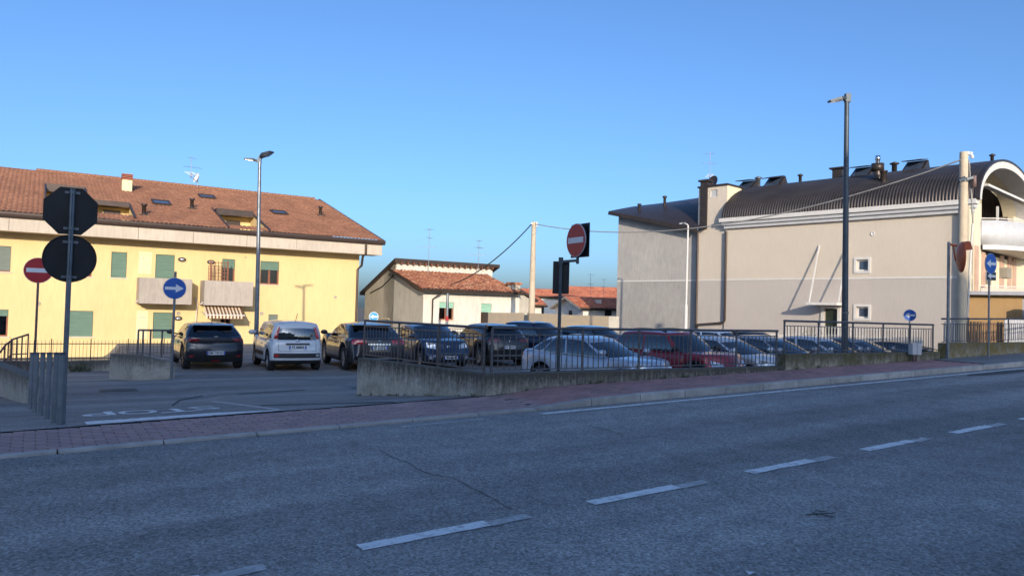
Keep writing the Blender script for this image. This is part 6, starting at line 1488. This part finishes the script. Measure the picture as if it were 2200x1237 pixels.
M['p_brown'] = mat_car('dark grey brown car paint', (.035, .033, .036), .5)
M['p_blue'] = mat_car('dark blue car paint', (.02, .04, .085), .3)
M['p_blue2'] = mat_car('navy car paint', (.012, .02, .05), .4)
M['p_black'] = mat_car('black car paint', (.008, .008, .009), .2)
M['p_silver'] = mat_car('silver blue car paint', (.43, .49, .58), .4, .3)
M['p_red'] = mat_car('dark red car paint', (.30, .015, .022), .25)
M['p_silver2'] = mat_car('light silver car paint', (.62, .63, .65), .35, .3)
M['p_grey'] = mat_car('mid grey car paint', (.3, .31, .33), .4)
# ---- front and rear faces
def rear_208(s):
    s.both('tail_light', -1, [(.46, .96), (.80, .98), (.81, .85), (.46, .87)], 'lamp_dark', .012, 6, 3)
    s.patch('tailgate_strip', 'x', -1, [(-.46, .955), (.46, .955), (.46, .875), (-.46, .875)], 'plastic', .010, 8, 2)
    s.patch('bumper_crease', 'x', -1, [(-.66, .70), (.66, .70), (.6, .675), (-.6, .675)], 'rim_dark', .006, 8, 1)  # steel strip stands in for the highlight along the bumper
    s.patch('rear_diffuser', 'x', -1, [(-.6, .5), (.6, .5), (.68, .24), (-.68, .24)], 'plastic', .012, 8, 2)
    s.patch('fog_lamp', 'x', -1, [(-.12, .30), (.12, .30), (.12, .26), (-.12, .26)], 'lamp_red', .02, 2, 1)
    for sd in (-1, 1): s.patch('reflector', 'x', -1, [(sd * .62, .44), (sd * .74, .44), (sd * .74, .40), (sd * .62, .40)], 'lamp_red', .014, 2, 1)
    s.plate_(-1, .52, 'GM 742VD')
    for sd in (1, -1):
        for k in range(3): s.patch('light_bar', 'x', -1, [(sd * (.55 + .08 * k), .945), (sd * (.585 + .08 * k), .945), (sd * (.575 + .08 * k), .88), (sd * (.545 + .08 * k), .88)], 'lamp_red', .018, 1, 1)
    mb = MB(); x = s.rtop - .02; mb.prism([(x + .12, s.H - .10), (x + .1, s.H - .045), (x - .17, s.H - .085), (x - .17, s.H - .105)], 'xz', -s.yr * .92, s.yr * .92); part('spoiler', mb, M['p_navy'], s.t)
    mb = MB(); mb.tube([(s.rtop + .25, 0, s.H - .05), (s.rtop + .12, 0, s.H + .16)], .008, 6); part('antenna', mb, M['plastic'], s.t)
    mb = MB(); mb.cbox((s.cast('x', -1, 0, 1.0).x - .006, 0, 1.0), .01, .1, .06); part('badge', mb, M['chrome'], s.t)
def rear_panda(s):
    s.both('tail_light', -1, [(.52, 1.36), (.585, 1.35), (.70, 1.0), (.575, .99)], 'lamp_red', .03, 3, 6)
    s.patch('rear_bumper_strip', 'x', -1, [(-.70, .56), (.70, .56), (.70, .42), (-.70, .42)], 'plastic', .02, 10, 2)
    s.patch('tailgate_handle', 'x', -1, [(-.36, .865), (.36, .865), (.36, .82), (-.36, .82)], 'plastic', .03, 6, 1)
    s.plate_(-1, .74, 'FX 060KF')
    for sd, m in ((1, 'lamp_red'), (-1, 'lamp_clear')): s.patch('fog_lamp', 'x', -1, [(sd * .56, .53), (sd * .68, .53), (sd * .68, .45), (sd * .56, .45)], m, .03, 2, 1)
    for sd in (-1, 1): s.patch('tailgate_seam', 'x', -1, [(sd * .575, .98), (sd * .585, .98), (sd * .565, .62), (sd * .555, .62)], 'ink', .002, 1, 6)
    s.patch('tailgate_seam', 'x', -1, [(-.56, .625), (.56, .625), (.56, .615), (-.56, .615)], 'ink', .002, 8, 1)
    mb = MB(); p = s.cast('x', -1, 0, .93); mb.lathe([(0, -.012), (.05, -.012), (.05, 0), (0, 0)], 14, (p.x, 0, .935), 'x'); part('badge', mb, M['chrome'], s.t)
    s.patch('model_script', 'x', -1, [(-.42, .69), (-.54, .69), (-.54, .675), (-.42, .675)], 'chrome', .006, 2, 1)
    for sd in (-1, 1): s.patch('side_rubbing_strip', 'y', sd, [(-.62, .56), (.7, .56), (.7, .44), (-.62, .44)], 'plastic', .018, 8, 2)
    mb = MB(); mb.tube([(s.rtop + .25, 0, s.H - .03), (s.rtop - .0, 0, s.H + .22)], .009, 6); mb.lathe([(0, .04), (.04, .0)], 8, (s.rtop + .25, 0, s.H - .04)); part('antenna', mb, M['plastic'], s.t)
    mb = MB(); mb.bar((s.rtop - .16, .0, 1.06), (s.rtop - .13, .36, 1.10), .02, .025); part('rear_wiper', mb, M['plastic'], s.t)
def rear_suv(txt, zl=(1.0, .84), light='lamp_red', zp=.78, chrome=True, w=.78):
    def f(s):
        W = s.W / 2
        s.both('tail_light', -1, [(W * .42, zl[0]), (W * w + .1, zl[0] + .03), (W * w + .12, zl[1]), (W * .45, zl[1] + .02)], light, .016, 6, 3)
        s.plate_(-1, zp, txt)
        s.patch('rear_diffuser', 'x', -1, [(-W * .8, .5), (W * .8, .5), (W * .8, .24), (-W * .8, .24)], 'plastic', .014, 8, 2)
        if chrome: s.patch('chrome_strip', 'x', -1, [(-.36, zp + .12), (.36, zp + .12), (.36, zp + .095), (-.36, zp + .095)], 'chrome', .02, 4, 1)
        s.patch('bumper_trim', 'x', -1, [(-W * .7, .44), (W * .7, .44), (W * .7, .40), (-W * .7, .40)], 'alu', .02, 6, 1)
        mb = MB(); p = s.cast('x', -1, 0, zp + .2); mb.lathe([(0, -.012), (.045, -.012), (.045, 0), (0, 0)], 14, (p.x, 0, zp + .2), 'x'); part('badge', mb, M['chrome'], s.t)
        mb = MB(); x = s.rtop; mb.prism([(x + .12, s.H - .09), (x + .1, s.H - .04), (x - .18, s.H - .08), (x - .18, s.H - .105)], 'xz', -s.yr * .9, s.yr * .9); part('spoiler', mb, M[s.paint], s.t)
    return f
def front_hatch(txt, zl=(.82, .66), grille=(.62, .38), chrome=True):
    def f(s):
        W = s.W / 2
        s.both('headlight', 1, [(W * .52, zl[0] - .03), (W * .86, zl[0] + .05), (W * .90, zl[1] + .05), (W * .50, zl[1])], 'lamp_clear', .016, 6, 3)
        s.patch('grille', 'x', 1, [(-W * .62, grille[0]), (W * .62, grille[0]), (W * .55, grille[1]), (-W * .55, grille[1])], 'plastic', .014, 8, 3)
        for k in range(3):
            z = grille[1] + (grille[0] - grille[1]) * (k + .7) / 3.4; s.patch('grille_bar', 'x', 1, [(-W * .55, z + .012), (W * .55, z + .012), (W * .55, z - .006), (-W * .55, z - .006)], 'chrome' if k == 2 and chrome else 'rim_dark', .022, 8, 1)
        s.plate_(1, grille[1] + .06, txt)
        s.both('fog_lamp', 1, [(W * .68, .42), (W * .82, .42), (W * .82, .33), (W * .68, .33)], 'lamp_clear', .014, 2, 2)
        mb = MB(); p = s.cast('x', 1, 0, zl[0] - .1); mb.lathe([(0, .012), (.06, .012), (.06, 0), (0, 0)], 14, (p.x, 0, zl[0] - .1), 'x'); part('badge', mb, M['chrome'], s.t)
        s.patch('bonnet_seam', 'x', 1, [(-W * .5, zl[0] - .005), (W * .5, zl[0] - .005), (W * .5, zl[0] - .016), (-W * .5, zl[0] - .016)], 'ink', .002, 8, 1)
    return f
def rear_small(s):
    W = s.W / 2; s.both('tail_light', -1, [(W * .60, .98), (W * .90, 1.02), (W * .92, .78), (W * .66, .80)], 'lamp_red', .016, 4, 3)
    s.plate_(-1, .72, 'DK 418RT')
def chain(*fs):
    def f(s):
        for g_ in fs: g_(s)
    return f
def place(px, Y): p = P(px, 700, Y); return p[0], p[1]
HB = dict(wb=2.54, fo=.82, cowl=1.12, wtop=.42, rtop=-1.30, rwb=-1.72)
def add_cars():
    x, y = place(443, 24.4)
    Car('blue black hatchback seen from behind, parked leftmost in the car park', x, y, 121, 4.05, 1.76, 1.43, 'p_navy', 2.54, .83, .33, clr=.2, belt=(1.0, .93), hood=(.95, .84, .66), cowl=1.05, wtop=.40, rtop=-1.28, rwb=-1.80, tail=((0, -.10), (.3, 0), (.55, -.02), (.75, -.06), (1, -.02)), rearbow=.14, tumble=.17, glass='glass_dark', rear=rear_208, third=False, rim='rim_dark', clad=True, rw_frac=(.05, .84))
    x, y = place(615, 24.5)
    Car('small upright white car seen from behind between two dark cars', x, y, 118.5, 3.65, 1.64, 1.55, 'p_white', 2.3, .72, .29, clr=.2, belt=(.96, .98), hood=(1.02, .92, .72), cowl=1.16, wtop=.55, rtop=-1.58, rwb=-1.70, tail=((0, -.05), (.3, .0), (.6, -.03), (1, -.06)), rearbow=.10, tumble=.10, rear=rear_panda, third=True, spokes=8, rw_frac=(.03, .76), roofcurve=.03, rwid=.84)
    x, y = place(776, 25.6)
    Car('dark coupe styled SUV behind the entrance end of the railing', x, y, 116, 4.67, 1.9, 1.53, 'p_brown', 2.86, .88, .37, clr=.23, belt=(1.06, 1.0), hood=(1.08, 1.0, .8), cowl=1.25, wtop=.42, rtop=-1.30, rwb=-2.02, tail=((0, -.06), (.35, 0), (.7, -.02), (1, -.04)), tumble=.2, glass='glass_dark', rear=rear_suv('FT 161CJ', (1.0, .86), 'lamp_red', .76), clad=True, spokes=10, third=True)
    x, y = place(925, 27.0)
    Car('dark blue hatchback facing the street behind the entrance railing', x, y, -62, 3.95, 1.72, 1.48, 'p_blue', 2.49, .82, .30, clr=.18, belt=(.98, .95), hood=(1.0, .88, .66), cowl=1.02, wtop=.28, rtop=-1.35, rwb=-1.72, front=front_hatch('DN 581BS', (.84, .66), (.58, .34)), third=False, tumble=.15, nose=((0, -.05), (.3, 0), (.6, -.04), (1, -.30)))
    x, y = place(1044, 28.8)
    Car('black SUV seen from its rear corner behind the double railing post', x, y, 117, 4.28, 1.8, 1.55, 'p_black', 2.6, .85, .35, clr=.22, belt=(1.08, 1.0), hood=(1.04, .96, .76), cowl=1.1, wtop=.35, rtop=-1.35, rwb=-1.82, tumble=.17, glass='glass_dark', rear=rear_suv('FV 350HX', (1.02, .88), 'lamp_dark', .72, False), clad=True, spokes=10, third=True)
    x, y = place(1160, 31)
    Car('navy crossover roof showing above the silver hatchback', x, y, -40, 4.3, 1.8, 1.62, 'p_blue2', 2.6, .85, .34, clr=.22, belt=(1.06, 1.0), hood=(1.04, .96, .76), cowl=1.05, wtop=.3, rtop=-1.4, rwb=-1.85, tumble=.17, front=front_hatch('GB 207PL'), clad=True, third=True)
    x, y = place(1287, 31)
    Car('dark car in the second row beyond the silver hatchback bonnet', x, y, -45, 4.2, 1.76, 1.5, 'p_black', 2.55, .85, .31, clr=.18, belt=(1.0, .96), hood=(1.0, .9, .68), cowl=1.02, wtop=.3, rtop=-1.4, rwb=-1.78, tumble=.15, front=front_hatch('EZ 904TA'), third=True)
    # row along the street wall, noses towards the wall
    row = [('silver blue hatchback behind the corner of the long railing', 6.36, 4.85, 'p_silver', 4.42, 1.78, 1.47, 'hatch', None, False),
           ('dark red SUV with black roof rails behind the long railing', 9.35, 5.1, 'p_red', 4.33, 1.82, 1.62, 'suv', 'plastic', True),
           ('white car with dark side windows just left of the railing step', 11.5, 5.0, 'p_silver2', 4.2, 1.75, 1.46, 'hatch', None, False),
           ('dark windowed silver car just right of the railing step', 13.6, 5.0, 'p_grey', 4.4, 1.78, 1.48, 'hatch', None, False),
           ('pale silver car directly behind the tall dark street lamp', 16.1, 5.0, 'p_silver2', 4.1, 1.75, 1.47, 'hatch', None, False),
           ('grey car right of the tall dark street lamp', 18.1, 5.0, 'p_grey', 4.3, 1.76, 1.45, 'hatch', None, False),
           ('low dark car behind the twin meter boxes', 20.4, 4.4, 'p_black', 4.4, 1.8, 1.34, 'hatch', None, False)]
    for i, (lb, t, q, pt_, L, W, H, kind, rails, clad) in enumerate(row):
        X, Y, _ = RF.w(t, q, 0)
        hd = math.degrees(math.atan2(-.78, .62)) + (8, 3, 2, 0, 1, 2, 4)[i]
        if kind == 'suv': Car(lb, X, Y, hd, L, W, H, pt_, 2.67, .85, .35, clr=.23, belt=(1.06, 1.02), hood=(1.06, .98, .78), cowl=1.05, wtop=.42, rtop=-1.45, rwb=-1.9, rails=rails, tumble=.16, front=front_hatch('EX 732WN'), rear=rear_small, clad=clad, third=True)
        else: Car(lb, X, Y, hd, L, W, H, pt_, 2.65, .88, .31, clr=.17, belt=(1.02, .95), hood=(.97, .84, .64), cowl=1.12, wtop=.22, rtop=-1.38, rwb=-1.9, tumble=.17, front=front_hatch(['EK 265YB', '', 'FD 118ZM', 'FG 490LS', 'EP 657DV', 'FA 823GC', 'GC 071NE'][i], (.80, .62), (.56, .32)), rear=rear_small, third=True, nose=((0, -.05), (.3, 0), (.6, -.05), (1, -.34)), frontbow=.34, roofcurve=.09)
    # far row beside the grey block
    for lb, px, Y, hd, pt_, H in (('white car parked by the foot of the grey block, left of the railing step', 1548, 29.5, -35, 'p_white', 1.52), ('black car parked next to the white car at the grey block', 1625, 29.5, -40, 'p_black', 1.5)):
        x, y = place(px, Y)
        Car(lb, x, y, hd, 4.2, 1.76, H, pt_, 2.58, .85, .31, clr=.18, belt=(1.0, .96), hood=(1.0, .9, .68), cowl=1.02, wtop=.3, rtop=-1.4, rwb=-1.78, tumble=.15, front=front_hatch('DT 336QF'), rear=rear_small, third=True)
add_cars()
